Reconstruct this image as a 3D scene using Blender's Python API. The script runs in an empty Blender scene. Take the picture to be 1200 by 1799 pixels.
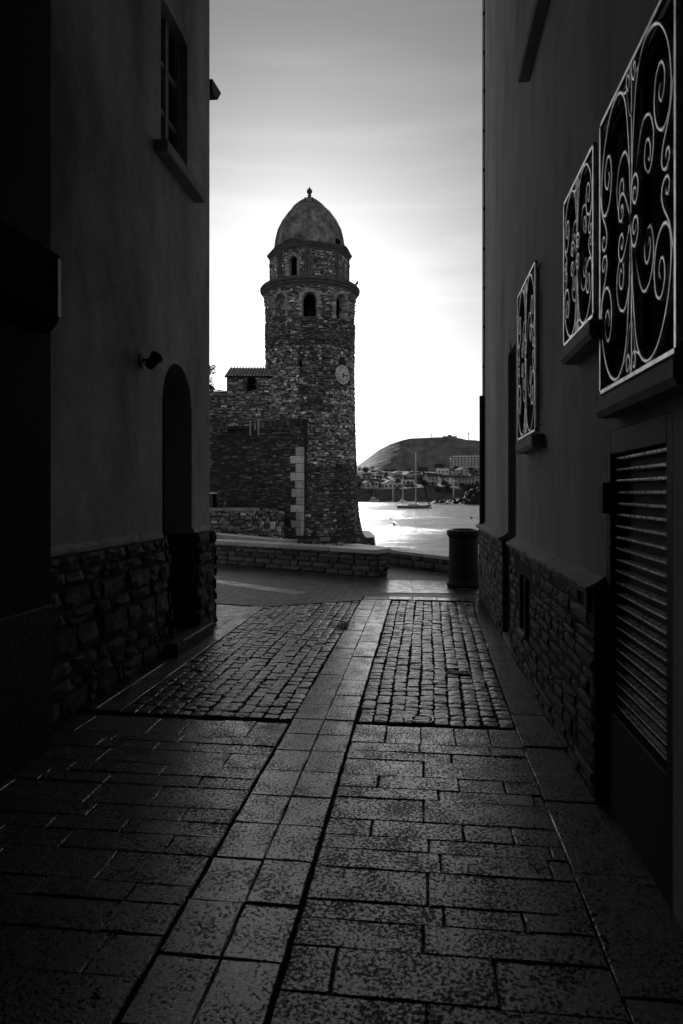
import bpy, bmesh, math, random
import numpy as np
from mathutils import Vector, Matrix, noise as mnoise

R = math.radians
rng = random.Random(11)
nrg = np.random.default_rng(11)
scene = bpy.context.scene
COL = scene.collection

# ------------------------------------------------------------------ camera, world, sun, exposure
F = 1200.0                 # focal length in photo pixels (24 mm lens on a 24 mm wide frame)
HZ = 868.0                 # photo row of the horizon
EYE = 1.6
TH = math.atan2(142.0, F)  # the camera looks this far left of the lane's direction (+Y)
CS, SN = math.cos(TH), math.sin(TH)

cam_data = bpy.data.cameras.new("camera")
cam = bpy.data.objects.new("camera", cam_data)
COL.objects.link(cam)
cam.location = (0, 0, EYE)
cam.rotation_euler = (R(90), 0, TH)
cam_data.sensor_fit = 'HORIZONTAL'
cam_data.sensor_width = 24.0
cam_data.lens = 24.0
cam_data.shift_y = -(899.5 - HZ) / 1200.0
cam_data.clip_start = 0.05
cam_data.clip_end = 6000
cam_data.dof.use_dof = True
cam_data.dof.focus_distance = 14.0
cam_data.dof.aperture_fstop = 5.0
scene.camera = cam

SUN_AZ = -3.5             # degrees from the viewing axis, negative is left
SUN_EL = 17.0
world = bpy.data.worlds.new("World")
scene.world = world
world.use_nodes = True
wn = world.node_tree
wn.nodes.clear()
w_out = wn.nodes.new("ShaderNodeOutputWorld")
w_bg = wn.nodes.new("ShaderNodeBackground")
w_sky = wn.nodes.new("ShaderNodeTexSky")
w_sky.sky_type = 'NISHITA'
w_sky.sun_disc = False
w_sky.sun_elevation = R(SUN_EL)
w_sky.sun_rotation = R(SUN_AZ) - TH
w_sky.altitude = 0
w_sky.air_density = 0.9
w_sky.dust_density = 0.45
w_sky.ozone_density = 1.0
w_sep = wn.nodes.new("ShaderNodeSeparateColor")     # black-and-white film behind a red filter
w_mr = wn.nodes.new("ShaderNodeMath"); w_mr.operation = 'MULTIPLY'; w_mr.inputs[1].default_value = 0.85
w_mg = wn.nodes.new("ShaderNodeMath"); w_mg.operation = 'MULTIPLY_ADD'; w_mg.inputs[1].default_value = 0.15
wn.links.new(w_sky.outputs[0], w_sep.inputs[0])
wn.links.new(w_sep.outputs[0], w_mr.inputs[0])
wn.links.new(w_sep.outputs[1], w_mg.inputs[0])
wn.links.new(w_mr.outputs[0], w_mg.inputs[2])
# thin bright wisps low in the sky
w_tc = wn.nodes.new("ShaderNodeTexCoord")
w_mp = wn.nodes.new("ShaderNodeMapping"); w_mp.inputs["Scale"].default_value = (1.6, 1.6, 17.0); w_mp.inputs["Rotation"].default_value = (R(5), R(3), 0)
w_nz = wn.nodes.new("ShaderNodeTexNoise"); w_nz.inputs["Scale"].default_value = 1.7; w_nz.inputs["Detail"].default_value = 7; w_nz.inputs["Roughness"].default_value = 0.55; w_nz.inputs["Distortion"].default_value = 0.5
w_rg = wn.nodes.new("ShaderNodeMapRange"); w_rg.inputs["From Min"].default_value = 0.48; w_rg.inputs["From Max"].default_value = 0.75; w_rg.inputs["To Min"].default_value = 1.0; w_rg.inputs["To Max"].default_value = 1.12
w_mu = wn.nodes.new("ShaderNodeMath"); w_mu.operation = 'MULTIPLY'
wn.links.new(w_tc.outputs["Generated"], w_mp.inputs[0]); wn.links.new(w_mp.outputs[0], w_nz.inputs["Vector"]); wn.links.new(w_nz.outputs[0], w_rg.inputs[0])
wn.links.new(w_mg.outputs[0], w_mu.inputs[0]); wn.links.new(w_rg.outputs[0], w_mu.inputs[1])
wn.links.new(w_mu.outputs[0], w_bg.inputs[0])
w_bg.inputs[1].default_value = 0.09
wn.links.new(w_bg.outputs[0], w_out.inputs[0])

sun_data = bpy.data.lights.new("sun", 'SUN')
sun_data.energy = 5.0
sun_data.angle = R(0.5)
sun_data.color = (1, 1, 1)
sun = bpy.data.objects.new("sun", sun_data)
COL.objects.link(sun)
_a = R(SUN_AZ) - TH
sun_dir = Vector((math.sin(_a) * math.cos(R(SUN_EL)), math.cos(_a) * math.cos(R(SUN_EL)), math.sin(R(SUN_EL))))
sun.rotation_euler = (-sun_dir).to_track_quat('-Z', 'Y').to_euler()
sun.location = (-10, 10, 30)

scene.view_settings.view_transform = 'Standard'
scene.view_settings.look = 'None'
scene.view_settings.gamma = 1.0
scene.view_settings.use_curve_mapping = False
scene.view_settings.exposure = 0.0
scene.render.engine = 'CYCLES'
scene.cycles.max_bounces = 6
scene.cycles.diffuse_bounces = 3
scene.cycles.glossy_bounces = 4
scene.cycles.use_denoising = True
scene.cycles.sample_clamp_indirect = 4.0

# ------------------------------------------------------------------ measuring helpers
def V(lat, dep, z=0.0):
    """point from (right of axis, along axis, height)"""
    return Vector((lat * CS - dep * SN, lat * SN + dep * CS, z))

def D(px, py, dep):
    return V((px - 600) / F * dep, dep, EYE + (HZ - py) / F * dep)

def G(px, py, z=0.0):
    dep = (EYE - z) * F / (py - HZ)
    return V((px - 600) / F * dep, dep, z)

def WX(px, py, X):
    k = (px - 600) / F
    dep = X / (k * CS - SN)
    return V(k * dep, dep, EYE + (HZ - py) / F * dep)

# ------------------------------------------------------------------ mesh helpers
def tag(o, label=None, cat=None, group=None, kind=None):
    if label: o["label"] = label
    if cat: o["category"] = cat
    if group: o["group"] = group
    if kind: o["kind"] = kind
    return o

def parent_to(o, parent):
    if parent is not None:
        o.parent = parent
        m = Matrix.Identity(4)
        chain = []
        p = parent
        while p is not None:
            chain.append(p); p = p.parent
        m = Matrix.Identity(4)
        for p in reversed(chain):
            m = m @ p.matrix_parent_inverse @ p.matrix_basis
        o.matrix_parent_inverse = m.inverted()

def empty(name, loc, label=None, cat=None, group=None, kind=None):
    o = bpy.data.objects.new(name, None)
    o.empty_display_size = 0.2
    o.location = loc
    COL.objects.link(o)
    return tag(o, label, cat, group, kind)

def put(name, me, mat=None, parent=None, mw=None):
    o = bpy.data.objects.new(name, me)
    COL.objects.link(o)
    if mat is not None and not me.materials:
        me.materials.append(mat)
    if mw is not None:
        o.matrix_basis = mw
    parent_to(o, parent)
    return o

def mesh_of(name, verts, faces, mat=None, smooth=False, tone=None):
    me = bpy.data.meshes.new(name)
    if isinstance(verts, np.ndarray): verts = verts.tolist()
    if isinstance(faces, np.ndarray): faces = faces.tolist()
    me.from_pydata([tuple(v) for v in verts], [], faces)
    if smooth:
        me.polygons.foreach_set("use_smooth", [True] * len(me.polygons))
    if tone is not None:
        a = me.attributes.new("tone", 'FLOAT', 'FACE')
        a.data.foreach_set("value", np.asarray(tone, dtype=np.float32))
    if mat is not None:
        me.materials.append(mat)
    me.update()
    return me

def mk(name, verts, faces, mat=None, parent=None, smooth=False, tone=None, mw=None):
    return put(name, mesh_of(name, verts, faces, mat, smooth, tone), None, parent, mw)

class MB:
    """collects simple solids into one mesh"""
    def __init__(self):
        self.v = []; self.f = []
    def add(self, verts, faces):
        n = len(self.v)
        self.v += [tuple(v) for v in verts]
        self.f += [tuple(i + n for i in f) for f in faces]
        return self
    def box(self, a, b, m=None, jit=0.0):
        (x0, y0, z0), (x1, y1, z1) = a, b
        vs = [Vector(p) for p in ((x0, y0, z0), (x1, y0, z0), (x1, y1, z0), (x0, y1, z0), (x0, y0, z1), (x1, y0, z1), (x1, y1, z1), (x0, y1, z1))]
        if jit:
            vs = [v + Vector((rng.uniform(-jit, jit), rng.uniform(-jit, jit), rng.uniform(-jit, jit))) for v in vs]
        if m is not None: vs = [m @ v for v in vs]
        return self.add(vs, [(0, 3, 2, 1), (4, 5, 6, 7), (0, 1, 5, 4), (1, 2, 6, 5), (2, 3, 7, 6), (3, 0, 4, 7)])
    def bevel_box(self, a, b, c=0.01, m=None):
        (x0, y0, z0), (x1, y1, z1) = a, b
        bm = bmesh.new()
        bmesh.ops.create_cube(bm, size=1)
        for v in bm.verts:
            v.co = Vector(((x0 + x1) / 2 + v.co.x * (x1 - x0), (y0 + y1) / 2 + v.co.y * (y1 - y0), (z0 + z1) / 2 + v.co.z * (z1 - z0)))
        bmesh.ops.bevel(bm, geom=bm.edges[:], offset=c, segments=1, affect='EDGES')
        bm.verts.index_update()
        vs = [v.co.copy() for v in bm.verts]
        if m is not None: vs = [m @ v for v in vs]
        fs = [[v.index for v in f.verts] for f in bm.faces]
        bm.free()
        return self.add(vs, fs)
    def tube(self, pts, r, n=6, close=False):
        pts = [Vector(p) for p in pts]
        rs = r if isinstance(r, (list, tuple)) else [r] * len(pts)
        L = len(pts)
        t0 = (pts[1] - pts[0]).normalized()
        up = Vector((0, 0, 1)) if abs(t0.z) < 0.9 else Vector((1, 0, 0))
        nrm = t0.cross(up).normalized()
        vs = []
        for i, p in enumerate(pts):
            a = pts[i - 1] if i > 0 else p
            b = pts[i + 1] if i < L - 1 else p
            t = (b - a).normalized() if (b - a).length > 1e-9 else t0
            nrm = nrm - t * nrm.dot(t)
            if nrm.length < 1e-6: nrm = t.orthogonal()
            nrm.normalize()
            bn = t.cross(nrm)
            for k in range(n):
                a_ = 2 * math.pi * k / n
                vs.append(p + (nrm * math.cos(a_) + bn * math.sin(a_)) * rs[i])
        fs = []
        for i in range(L - 1):
            for k in range(n):
                fs.append((i * n + k, i * n + (k + 1) % n, (i + 1) * n + (k + 1) % n, (i + 1) * n + k))
        fs.append(tuple(range(n - 1, -1, -1)))
        fs.append(tuple((L - 1) * n + k for k in range(n)))
        return self.add(vs, fs)
    def lathe(self, prof, n=24, c=(0, 0, 0), a0=0.0):
        vs = []; fs = []
        for r, z in prof:
            for k in range(n):
                a = a0 + 2 * math.pi * k / n
                vs.append((c[0] + r * math.cos(a), c[1] + r * math.sin(a), c[2] + z))
        for i in range(len(prof) - 1):
            for k in range(n):
                fs.append((i * n + k, i * n + (k + 1) % n, (i + 1) * n + (k + 1) % n, (i + 1) * n + k))
        fs.append(tuple(range(n - 1, -1, -1)))
        fs.append(tuple((len(prof) - 1) * n + k for k in range(n)))
        return self.add(vs, fs)
    def build(self, name, mat, parent=None, smooth=False, mw=None, tone=None):
        return mk(name, self.v, self.f, mat, parent, smooth, tone, mw)

def shade_auto(o, ang=40):
    me = o.data
    me.polygons.foreach_set("use_smooth", [True] * len(me.polygons))
    bm = bmesh.new(); bm.from_mesh(me)
    for e in bm.edges:
        if len(e.link_faces) == 2 and e.calc_face_angle(0) > R(ang): e.smooth = False
    bm.to_mesh(me); bm.free()
    return o

def catmull(pts, k=8):
    P = [Vector(p) for p in pts]
    P = [P[0] * 2 - P[1]] + P + [P[-1] * 2 - P[-2]]
    out = []
    for i in range(1, len(P) - 2):
        for j in range(k):
            t = j / k
            a, b, c, d = P[i - 1], P[i], P[i + 1], P[i + 2]
            out.append(0.5 * ((2 * b) + (-a + c) * t + (2 * a - 5 * b + 4 * c - d) * t * t + (-a + 3 * b - 3 * c + d) * t ** 3))
    out.append(P[-2])
    return out

# ------------------------------------------------------------------ materials (black-and-white place: all greys)
def new_mat(name):
    m = bpy.data.materials.new(name)
    m.use_nodes = True
    nt = m.node_tree
    nt.nodes.clear()
    out = nt.nodes.new("ShaderNodeOutputMaterial")
    b = nt.nodes.new("ShaderNodeBsdfPrincipled")
    nt.links.new(b.outputs[0], out.inputs[0])
    return m, nt, b

def node(nt, typ, **kw):
    n = nt.nodes.new(typ)
    for k, v in kw.items():
        if k.startswith("i_"):
            key = k[2:]
            key = int(key) if key.isdigit() else key
            n.inputs[key].default_value = v
        else:
            setattr(n, k, v)
    return n

def mat(name, base, rough=0.7, var=0.25, scale=6.0, detail=6, stretch=(1, 1, 1), bump=0.3, bscale=None, bdist=0.01,
        obj_var=0.0, tone=False, spec=0.5, metal=0.0, spots=None, rvar=0.0, fine=None, coord='pos', bstretch=None, rfine=None, coat=None):
    """grey principled material: broad noise on the colour, relief, optional per-object / per-stone variation and spots"""
    m, nt, b = new_mat(name)
    L = nt.links.new
    if coord == 'pos':
        g = node(nt, "ShaderNodeNewGeometry"); pos = g.outputs["Position"]
    else:
        g = node(nt, "ShaderNodeTexCoord"); pos = g.outputs["Object"]
    mp = node(nt, "ShaderNodeMapping"); mp.inputs["Scale"].default_value = stretch
    L(pos, mp.inputs[0])
    nz = node(nt, "ShaderNodeTexNoise", i_Scale=scale, i_Detail=detail, i_Roughness=0.62)
    L(mp.outputs[0], nz.inputs["Vector"])
    mr = node(nt, "ShaderNodeMapRange")
    mr.inputs["From Min"].default_value = 0.3; mr.inputs["From Max"].default_value = 0.7
    mr.inputs["To Min"].default_value = base * (1 - var); mr.inputs["To Max"].default_value = base * (1 + var)
    L(nz.outputs[0], mr.inputs[0])
    val = mr.outputs[0]
    if fine:
        n2 = node(nt, "ShaderNodeTexNoise", i_Scale=fine[0], i_Detail=4.0, i_Roughness=0.7)
        L(pos, n2.inputs["Vector"])
        m2 = node(nt, "ShaderNodeMapRange")
        m2.inputs["From Min"].default_value = 0.3; m2.inputs["From Max"].default_value = 0.7
        m2.inputs["To Min"].default_value = 1 - fine[1]; m2.inputs["To Max"].default_value = 1 + fine[1]
        L(n2.outputs[0], m2.inputs[0])
        mu = node(nt, "ShaderNodeMath", operation='MULTIPLY'); L(val, mu.inputs[0]); L(m2.outputs[0], mu.inputs[1]); val = mu.outputs[0]
    if obj_var:
        oi = node(nt, "ShaderNodeObjectInfo")
        m3 = node(nt, "ShaderNodeMapRange")
        m3.inputs["To Min"].default_value = 1 - obj_var; m3.inputs["To Max"].default_value = 1 + obj_var
        L(oi.outputs["Random"], m3.inputs[0])
        mu = node(nt, "ShaderNodeMath", operation='MULTIPLY'); L(val, mu.inputs[0]); L(m3.outputs[0], mu.inputs[1]); val = mu.outputs[0]
    if tone:
        at = node(nt, "ShaderNodeAttribute", attribute_name="tone")
        mu = node(nt, "ShaderNodeMath", operation='MULTIPLY'); L(val, mu.inputs[0]); L(at.outputs["Fac"], mu.inputs[1]); val = mu.outputs[0]
    hgt = pit = None
    bz = node(nt, "ShaderNodeTexNoise", i_Scale=bscale or scale * 4, i_Detail=5.0, i_Roughness=0.65)
    if bstretch:
        mpb = node(nt, "ShaderNodeMapping"); mpb.inputs["Scale"].default_value = bstretch
        L(pos, mpb.inputs[0]); L(mpb.outputs[0], bz.inputs["Vector"])
    else:
        L(pos, bz.inputs["Vector"])
    hgt = bz.outputs[0]
    if spots:   # (scale, threshold, colour factor, depth)
        sp = node(nt, "ShaderNodeTexNoise", i_Scale=spots[0], i_Detail=5.0, i_Roughness=0.75)
        L(pos, sp.inputs["Vector"])
        th = node(nt, "ShaderNodeMapRange")
        th.inputs["From Min"].default_value = spots[1] - 0.018; th.inputs["From Max"].default_value = spots[1] + 0.018
        th.inputs["To Min"].default_value = spots[2]; th.inputs["To Max"].default_value = 1.0
        lo = node(nt, "ShaderNodeTexNoise", i_Scale=spots[0] * .09, i_Detail=3.0); L(pos, lo.inputs["Vector"])
        sh = node(nt, "ShaderNodeMath", operation='MULTIPLY_ADD'); L(lo.outputs[0], sh.inputs[0]); sh.inputs[1].default_value = 0.24; L(sp.outputs[0], sh.inputs[2])
        sb = node(nt, "ShaderNodeMath", operation='SUBTRACT'); L(sh.outputs[0], sb.inputs[0]); sb.inputs[1].default_value = 0.12
        L(sb.outputs[0], th.inputs[0])
        mu = node(nt, "ShaderNodeMath", operation='MULTIPLY'); L(val, mu.inputs[0]); L(th.outputs[0], mu.inputs[1]); val = mu.outputs[0]
        ad = node(nt, "ShaderNodeMath", operation='MULTIPLY_ADD'); L(th.outputs[0], ad.inputs[0]); ad.inputs[1].default_value = spots[3]; L(hgt, ad.inputs[2]); hgt = ad.outputs[0]
        pit = th.outputs[0]
        if len(spots) > 4:
            sm = node(nt, "ShaderNodeMath", operation='MULTIPLY'); L(th.outputs[0], sm.inputs[0]); sm.inputs[1].default_value = spec
            L(sm.outputs[0], b.inputs["Specular IOR Level"])
    L(val, b.inputs["Base Color"])
    bp = node(nt, "ShaderNodeBump", i_Strength=bump, i_Distance=bdist)
    L(hgt, bp.inputs["Height"])
    L(bp.outputs[0], b.inputs["Normal"])
    b.inputs["Roughness"].default_value = rough
    if rvar:
        rr = node(nt, "ShaderNodeMapRange")
        rr.inputs["From Min"].default_value = 0.3; rr.inputs["From Max"].default_value = 0.7
        rr.inputs["To Min"].default_value = rough - rvar; rr.inputs["To Max"].default_value = rough + rvar
        L(nz.outputs[0], rr.inputs[0]); L(rr.outputs[0], b.inputs["Roughness"])
    if coat:    # damp film: (weight, roughness)
        b.inputs["Coat Weight"].default_value = coat[0]
        if pit is not None:
            cm = node(nt, "ShaderNodeMapRange"); cm.inputs["From Min"].default_value = 0.3; cm.inputs["To Min"].default_value = 0.0; cm.inputs["To Max"].default_value = coat[0]
            L(pit, cm.inputs[0]); L(cm.outputs[0], b.inputs["Coat Weight"])
        b.inputs["Coat Roughness"].default_value = coat[1]
        L(bp.outputs[0], b.inputs["Coat Normal"])
    if rfine:   # (scale, low, high): roughness broken up at grain size
        rn = node(nt, "ShaderNodeTexNoise", i_Scale=rfine[0], i_Detail=3.0, i_Roughness=0.6); L(pos, rn.inputs["Vector"])
        rr = node(nt, "ShaderNodeMapRange"); rr.inputs["From Min"].default_value = 0.35; rr.inputs["From Max"].default_value = 0.65
        rr.inputs["To Min"].default_value = rfine[1]; rr.inputs["To Max"].default_value = rfine[2]
        L(rn.outputs[0], rr.inputs[0]); L(rr.outputs[0], b.inputs["Roughness"])
    if not (spots and len(spots) > 4):
        b.inputs["Specular IOR Level"].default_value = spec
    b.inputs["Metallic"].default_value = metal
    return m

M = {}
M['plaster_l'] = mat("plaster_left", 0.46, 0.9, 0.6, 0.8, 8, (1, 1, 0.45), 0.35, 30, 0.01, fine=(9, 0.14), spec=0.2)
M['plaster_r'] = mat("plaster_right", 0.40, 0.9, 0.30, 1.6, 9, (1, 1, 0.38), 0.8, 55, 0.008, fine=(60, 0.12), spec=0.25)
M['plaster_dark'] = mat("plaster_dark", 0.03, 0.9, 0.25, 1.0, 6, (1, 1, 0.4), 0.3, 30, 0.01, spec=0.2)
M['sill'] = mat("sill_stone", 0.32, 0.75, 0.2, 8, 6, bump=0.3, bscale=60, bdist=0.005, spec=0.3)
M['plinth_l'] = mat("plinth_stone_left", 0.07, 0.75, 0.35, 5, 6, bump=0.6, bscale=25, bdist=0.02, obj_var=0.6, spec=0.3)
M['plinth_r'] = mat("plinth_stone_right", 0.1, 0.7, 0.35, 7, 6, bump=0.6, bscale=30, bdist=0.015, obj_var=0.5, spec=0.35)
M['mortar'] = mat("mortar", 0.07, 0.95, 0.3, 10, 5, bump=0.5, bscale=50, bdist=0.01, spec=0.15)
M['joint'] = mat("street_joint", 0.018, 0.95, 0.3, 12, 5, bump=0.5, bscale=60, bdist=0.01, spec=0.1)
M['slab'] = mat("slab_stone", 0.055, 0.3, 0.45, 2.5, 8, bump=0.35, bscale=110, bdist=0.004, obj_var=0.4, spec=0.9, spots=(62, 0.477, 0.06, 2.5, 1), fine=(130, 0.7), rfine=(95, .06, .42), coat=(.85, .18))
M['strip'] = mat("strip_stone", 0.13, 0.3, 0.4, 2.5, 8, bump=0.3, bscale=110, bdist=0.004, obj_var=0.3, spec=1.0, spots=(66, 0.462, 0.10, 2.2, 1), fine=(130, 0.6), rfine=(95, .06, .36), coat=(1.0, .15))
M['lit_strip'] = mat("lit_strip_stone", 0.6, 0.3, 0.25, 3, 7, bump=0.2, bscale=60, bdist=0.004, obj_var=0.2, spec=1.0, rfine=(40, .1, .4), fine=(30, .3))  # sunlight streak and lit step edge put into the stone's colour
M['cobble'] = mat("cobble_stone", 0.04, 0.4, 0.4, 5, 6, bump=0.5, bscale=90, bdist=0.006, obj_var=0.7, spec=0.8, fine=(80, 0.4), rfine=(40, .15, .5), coat=(.55, .22))
M['cobble_far'] = mat("cobble_stone_far", 0.04, 0.4, 0.4, 5, 6, bump=0.5, bscale=90, bdist=0.006, tone=True, spec=0.8, fine=(80, 0.4), rfine=(40, .15, .5), coat=(.55, .22))
M['rubble'] = mat("rubble_stone", 0.45, 0.85, 0.35, 1.2, 6, bump=0.7, bscale=8, bdist=0.05, tone=True, spec=0.2, fine=(5, 0.3))
M['rubble_bed'] = mat("rubble_mortar", 0.06, 0.95, 0.4, 1.0, 5, bump=0.6, bscale=8, bdist=0.05, spec=0.1)
M['dress'] = mat("dressed_stone", 0.15, 0.85, 0.35, 1.5, 6, bump=0.5, bscale=10, bdist=0.03, obj_var=0.15, spec=0.2)
M['quoin'] = mat("quoin_stone", 0.8, 0.8, 0.25, 2.0, 6, bump=0.5, bscale=12, bdist=0.02, obj_var=0.25, spec=0.2)
M['dome'] = mat("dome_render", 0.3, 0.8, 0.75, 0.9, 9, (1, 1, 0.8), 0.6, 5, 0.05, spec=0.2, fine=(2.4, 0.6))
M['tile'] = mat("roof_tile", 0.45, 0.8, 0.3, 3, 5, bump=0.4, bscale=20, bdist=0.02, spec=0.2)
M['coping'] = mat("coping_stone", 0.4, 0.42, 0.25, 3, 6, bump=0.4, bscale=40, bdist=0.01, obj_var=0.2, spec=0.5)
M['low_stone'] = mat("low_wall_stone", 0.1, 0.8, 0.35, 4, 6, bump=0.6, bscale=20, bdist=0.02, obj_var=0.5, spec=0.25)
M['iron'] = mat("grille_iron", 0.75, 0.34, 0.45, 14, 4, bump=0.25, bscale=120, bdist=0.002, spec=0.8, metal=0.75)
M['black_iron'] = mat("black_iron", 0.012, 0.65, 0.4, 20, 4, bump=0.2, bscale=60, bdist=0.003, spec=0.25)
M['bin'] = mat("bin_paint", 0.008, 0.65, 0.3, 12, 4, bump=0.2, bscale=60, bdist=0.003, spec=0.3)
M['wood_dark'] = mat("dark_wood", 0.045, 0.65, 0.4, 4, 6, (8, 8, 1), 0.3, 40, 0.005, spec=0.3)
M['slat'] = mat("slat_metal", 0.75, 0.3, 0.35, 9, 6, bump=0.2, bscale=60, bdist=0.003, spec=1.0, metal=.6, fine=(40, 0.35), rfine=(30, .2, .45))
M['glass'] = mat("dark_glass", 0.01, 0.12, 0.2, 2, 3, bump=0.02, spec=0.5)
M['opening_shade'] = mat("black_opening_shade", 0.008, 0.9, 0.3, 5, 5, bump=0.2, bscale=30, spec=0.08)  # shade of the deep window openings put into flat black panels and frames
M['void'] = mat("dark_interior", 0.008, 0.95, 0.2, 2, 3, bump=0.1, spec=0.05)
M['white'] = mat("white_paint", 0.9, 0.5, 0.1, 3, 4, bump=0.1, bscale=20, spec=0.4)
M['hull'] = mat("grey_hull", 0.3, 0.35, 0.15, 1, 4, bump=0.05, spec=0.5)
M['mast'] = mat("mast_alloy", 0.8, 0.4, 0.1, 1, 3, bump=0.05, spec=0.5)
M['clock'] = mat("clock_face", 0.97, 0.6, 0.3, 3, 5, bump=0.1, spec=0.3)
M['tuft'] = mat("leaf", 0.05, 0.7, 0.5, 3, 4, bump=0.1, spec=0.3)
M['far_leaf'] = mat("far_foliage", 0.06, 0.8, 0.5, 0.4, 5, bump=0.1, spec=0.2)
M['hill'] = mat("hill_scrub", 0.3, 0.95, 0.5, 0.09, 8, stretch=(1, .4, .8), bump=0.5, bscale=0.25, bdist=1.5, spec=0.1, bstretch=(1, .4, .8))
M['shore'] = mat("shore_ground", 0.14, 0.95, 0.5, 0.05, 8, bump=0.9, bscale=0.3, bdist=1.0, spec=0.1, fine=(0.4, 0.4))
M['rock'] = mat("sea_rock", 0.03, 0.8, 0.5, 0.3, 6, bump=0.8, bscale=1.2, bdist=0.3, spec=0.3)
M['far_roof'] = mat("far_roof", 0.13, 0.9, 0.3, 0.3, 5, bump=0.2, obj_var=0.25, spec=0.2)
M['far_wall'] = mat("far_wall", 0.78, 0.9, 0.15, 0.3, 5, bump=0.1, obj_var=0.5, spec=0.2)
M['far_white'] = mat("far_white_wall", 0.85, 0.9, 0.05, 0.3, 4, bump=0.1, spec=0.2)
M['far_glass'] = mat("far_window", 0.03, 0.5, 0.2, 0.3, 3, bump=0.02, spec=0.2)
M['sand'] = mat("beach_pebble", 0.12, 0.9, 0.4, 2, 6, bump=0.6, bscale=20, bdist=0.02, spec=0.2)

# promenade: fine setts too small to pick apart, laid as relief
def promenade_mat():
    m, nt, b = new_mat("promenade_setts")
    L = nt.links.new
    g = node(nt, "ShaderNodeNewGeometry")
    mp = node(nt, "ShaderNodeMapping"); mp.inputs["Rotation"].default_value = (0, 0, R(35)); L(g.outputs["Position"], mp.inputs[0])
    wob = node(nt, "ShaderNodeTexNoise", i_Scale=2.0, i_Detail=3.0); L(mp.outputs[0], wob.inputs["Vector"])
    mixv = node(nt, "ShaderNodeMix", data_type='VECTOR'); mixv.inputs[0].default_value = 0.05
    L(mp.outputs[0], mixv.inputs[4]); L(wob.outputs[1], mixv.inputs[5])
    br = node(nt, "ShaderNodeTexBrick", offset=0.5)
    br.inputs["Scale"].default_value = 1.0
    br.inputs["Brick Width"].default_value = 0.16; br.inputs["Row Height"].default_value = 0.11
    br.inputs["Mortar Size"].default_value = 0.012; br.inputs["Mortar Smooth"].default_value = 0.5
    br.inputs["Color1"].default_value = (0.13, 0.13, 0.13, 1); br.inputs["Color2"].default_value = (0.03, 0.03, 0.03, 1); br.inputs["Mortar"].default_value = (0.015, 0.015, 0.015, 1)
    L(mixv.outputs[1], br.inputs["Vector"])
    nz = node(nt, "ShaderNodeTexNoise", i_Scale=1.3, i_Detail=7.0); L(g.outputs["Position"], nz.inputs["Vector"])
    mr = node(nt, "ShaderNodeMapRange"); mr.inputs["From Min"].default_value = 0.3; mr.inputs["From Max"].default_value = 0.7; mr.inputs["To Min"].default_value = 0.6; mr.inputs["To Max"].default_value = 1.4
    L(nz.outputs[0], mr.inputs[0])
    mx = node(nt, "ShaderNodeVectorMath", operation='SCALE'); L(br.outputs[0], mx.inputs[0]); L(mr.outputs[0], mx.inputs["Scale"])
    L(mx.outputs[0], b.inputs["Base Color"])
    n2 = node(nt, "ShaderNodeTexNoise", i_Scale=60.0, i_Detail=4.0); L(g.outputs["Position"], n2.inputs["Vector"])
    ad = node(nt, "ShaderNodeMath", operation='MULTIPLY_ADD'); L(br.outputs["Fac"], ad.inputs[0]); ad.inputs[1].default_value = -1.5; L(n2.outputs[0], ad.inputs[2])
    bp = node(nt, "ShaderNodeBump", i_Strength=1.0, i_Distance=0.022); L(ad.outputs[0], bp.inputs["Height"]); L(bp.outputs[0], b.inputs["Normal"])
    b.inputs["Roughness"].default_value = 0.36
    return m
M['promenade'] = promenade_mat()

def water_mat():
    m, nt, b = new_mat("sea_water")
    L = nt.links.new
    g = node(nt, "ShaderNodeNewGeometry")
    mp = node(nt, "ShaderNodeMapping"); mp.inputs["Rotation"].default_value = (0, 0, -TH); mp.inputs["Scale"].default_value = (0.22, 1.0, 1.0); L(g.outputs["Position"], mp.inputs[0])
    n1 = node(nt, "ShaderNodeTexNoise", i_Scale=0.48, i_Detail=7.0, i_Roughness=0.6, i_Distortion=0.4); L(mp.outputs[0], n1.inputs["Vector"])
    n2 = node(nt, "ShaderNodeTexNoise", i_Scale=0.06, i_Detail=4.0, i_Roughness=0.6); L(mp.outputs[0], n2.inputs["Vector"])
    mu = node(nt, "ShaderNodeMath", operation='MULTIPLY'); L(n1.outputs[0], mu.inputs[0])
    mr = node(nt, "ShaderNodeMapRange"); mr.inputs["From Min"].default_value = 0.35; mr.inputs["From Max"].default_value = 0.65; mr.inputs["To Min"].default_value = 0.12; mr.inputs["To Max"].default_value = 1.6
    L(n2.outputs[0], mr.inputs[0]); L(mr.outputs[0], mu.inputs[1])
    bp = node(nt, "ShaderNodeBump", i_Strength=1.0, i_Distance=0.8); L(mu.outputs[0], bp.inputs["Height"]); L(bp.outputs[0], b.inputs["Normal"])
    b.inputs["Base Color"].default_value = (0.03, 0.03, 0.03, 1)
    b.inputs["Roughness"].default_value = 0.17
    b.inputs["IOR"].default_value = 1.333
    return m
M['water'] = water_mat()

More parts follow.
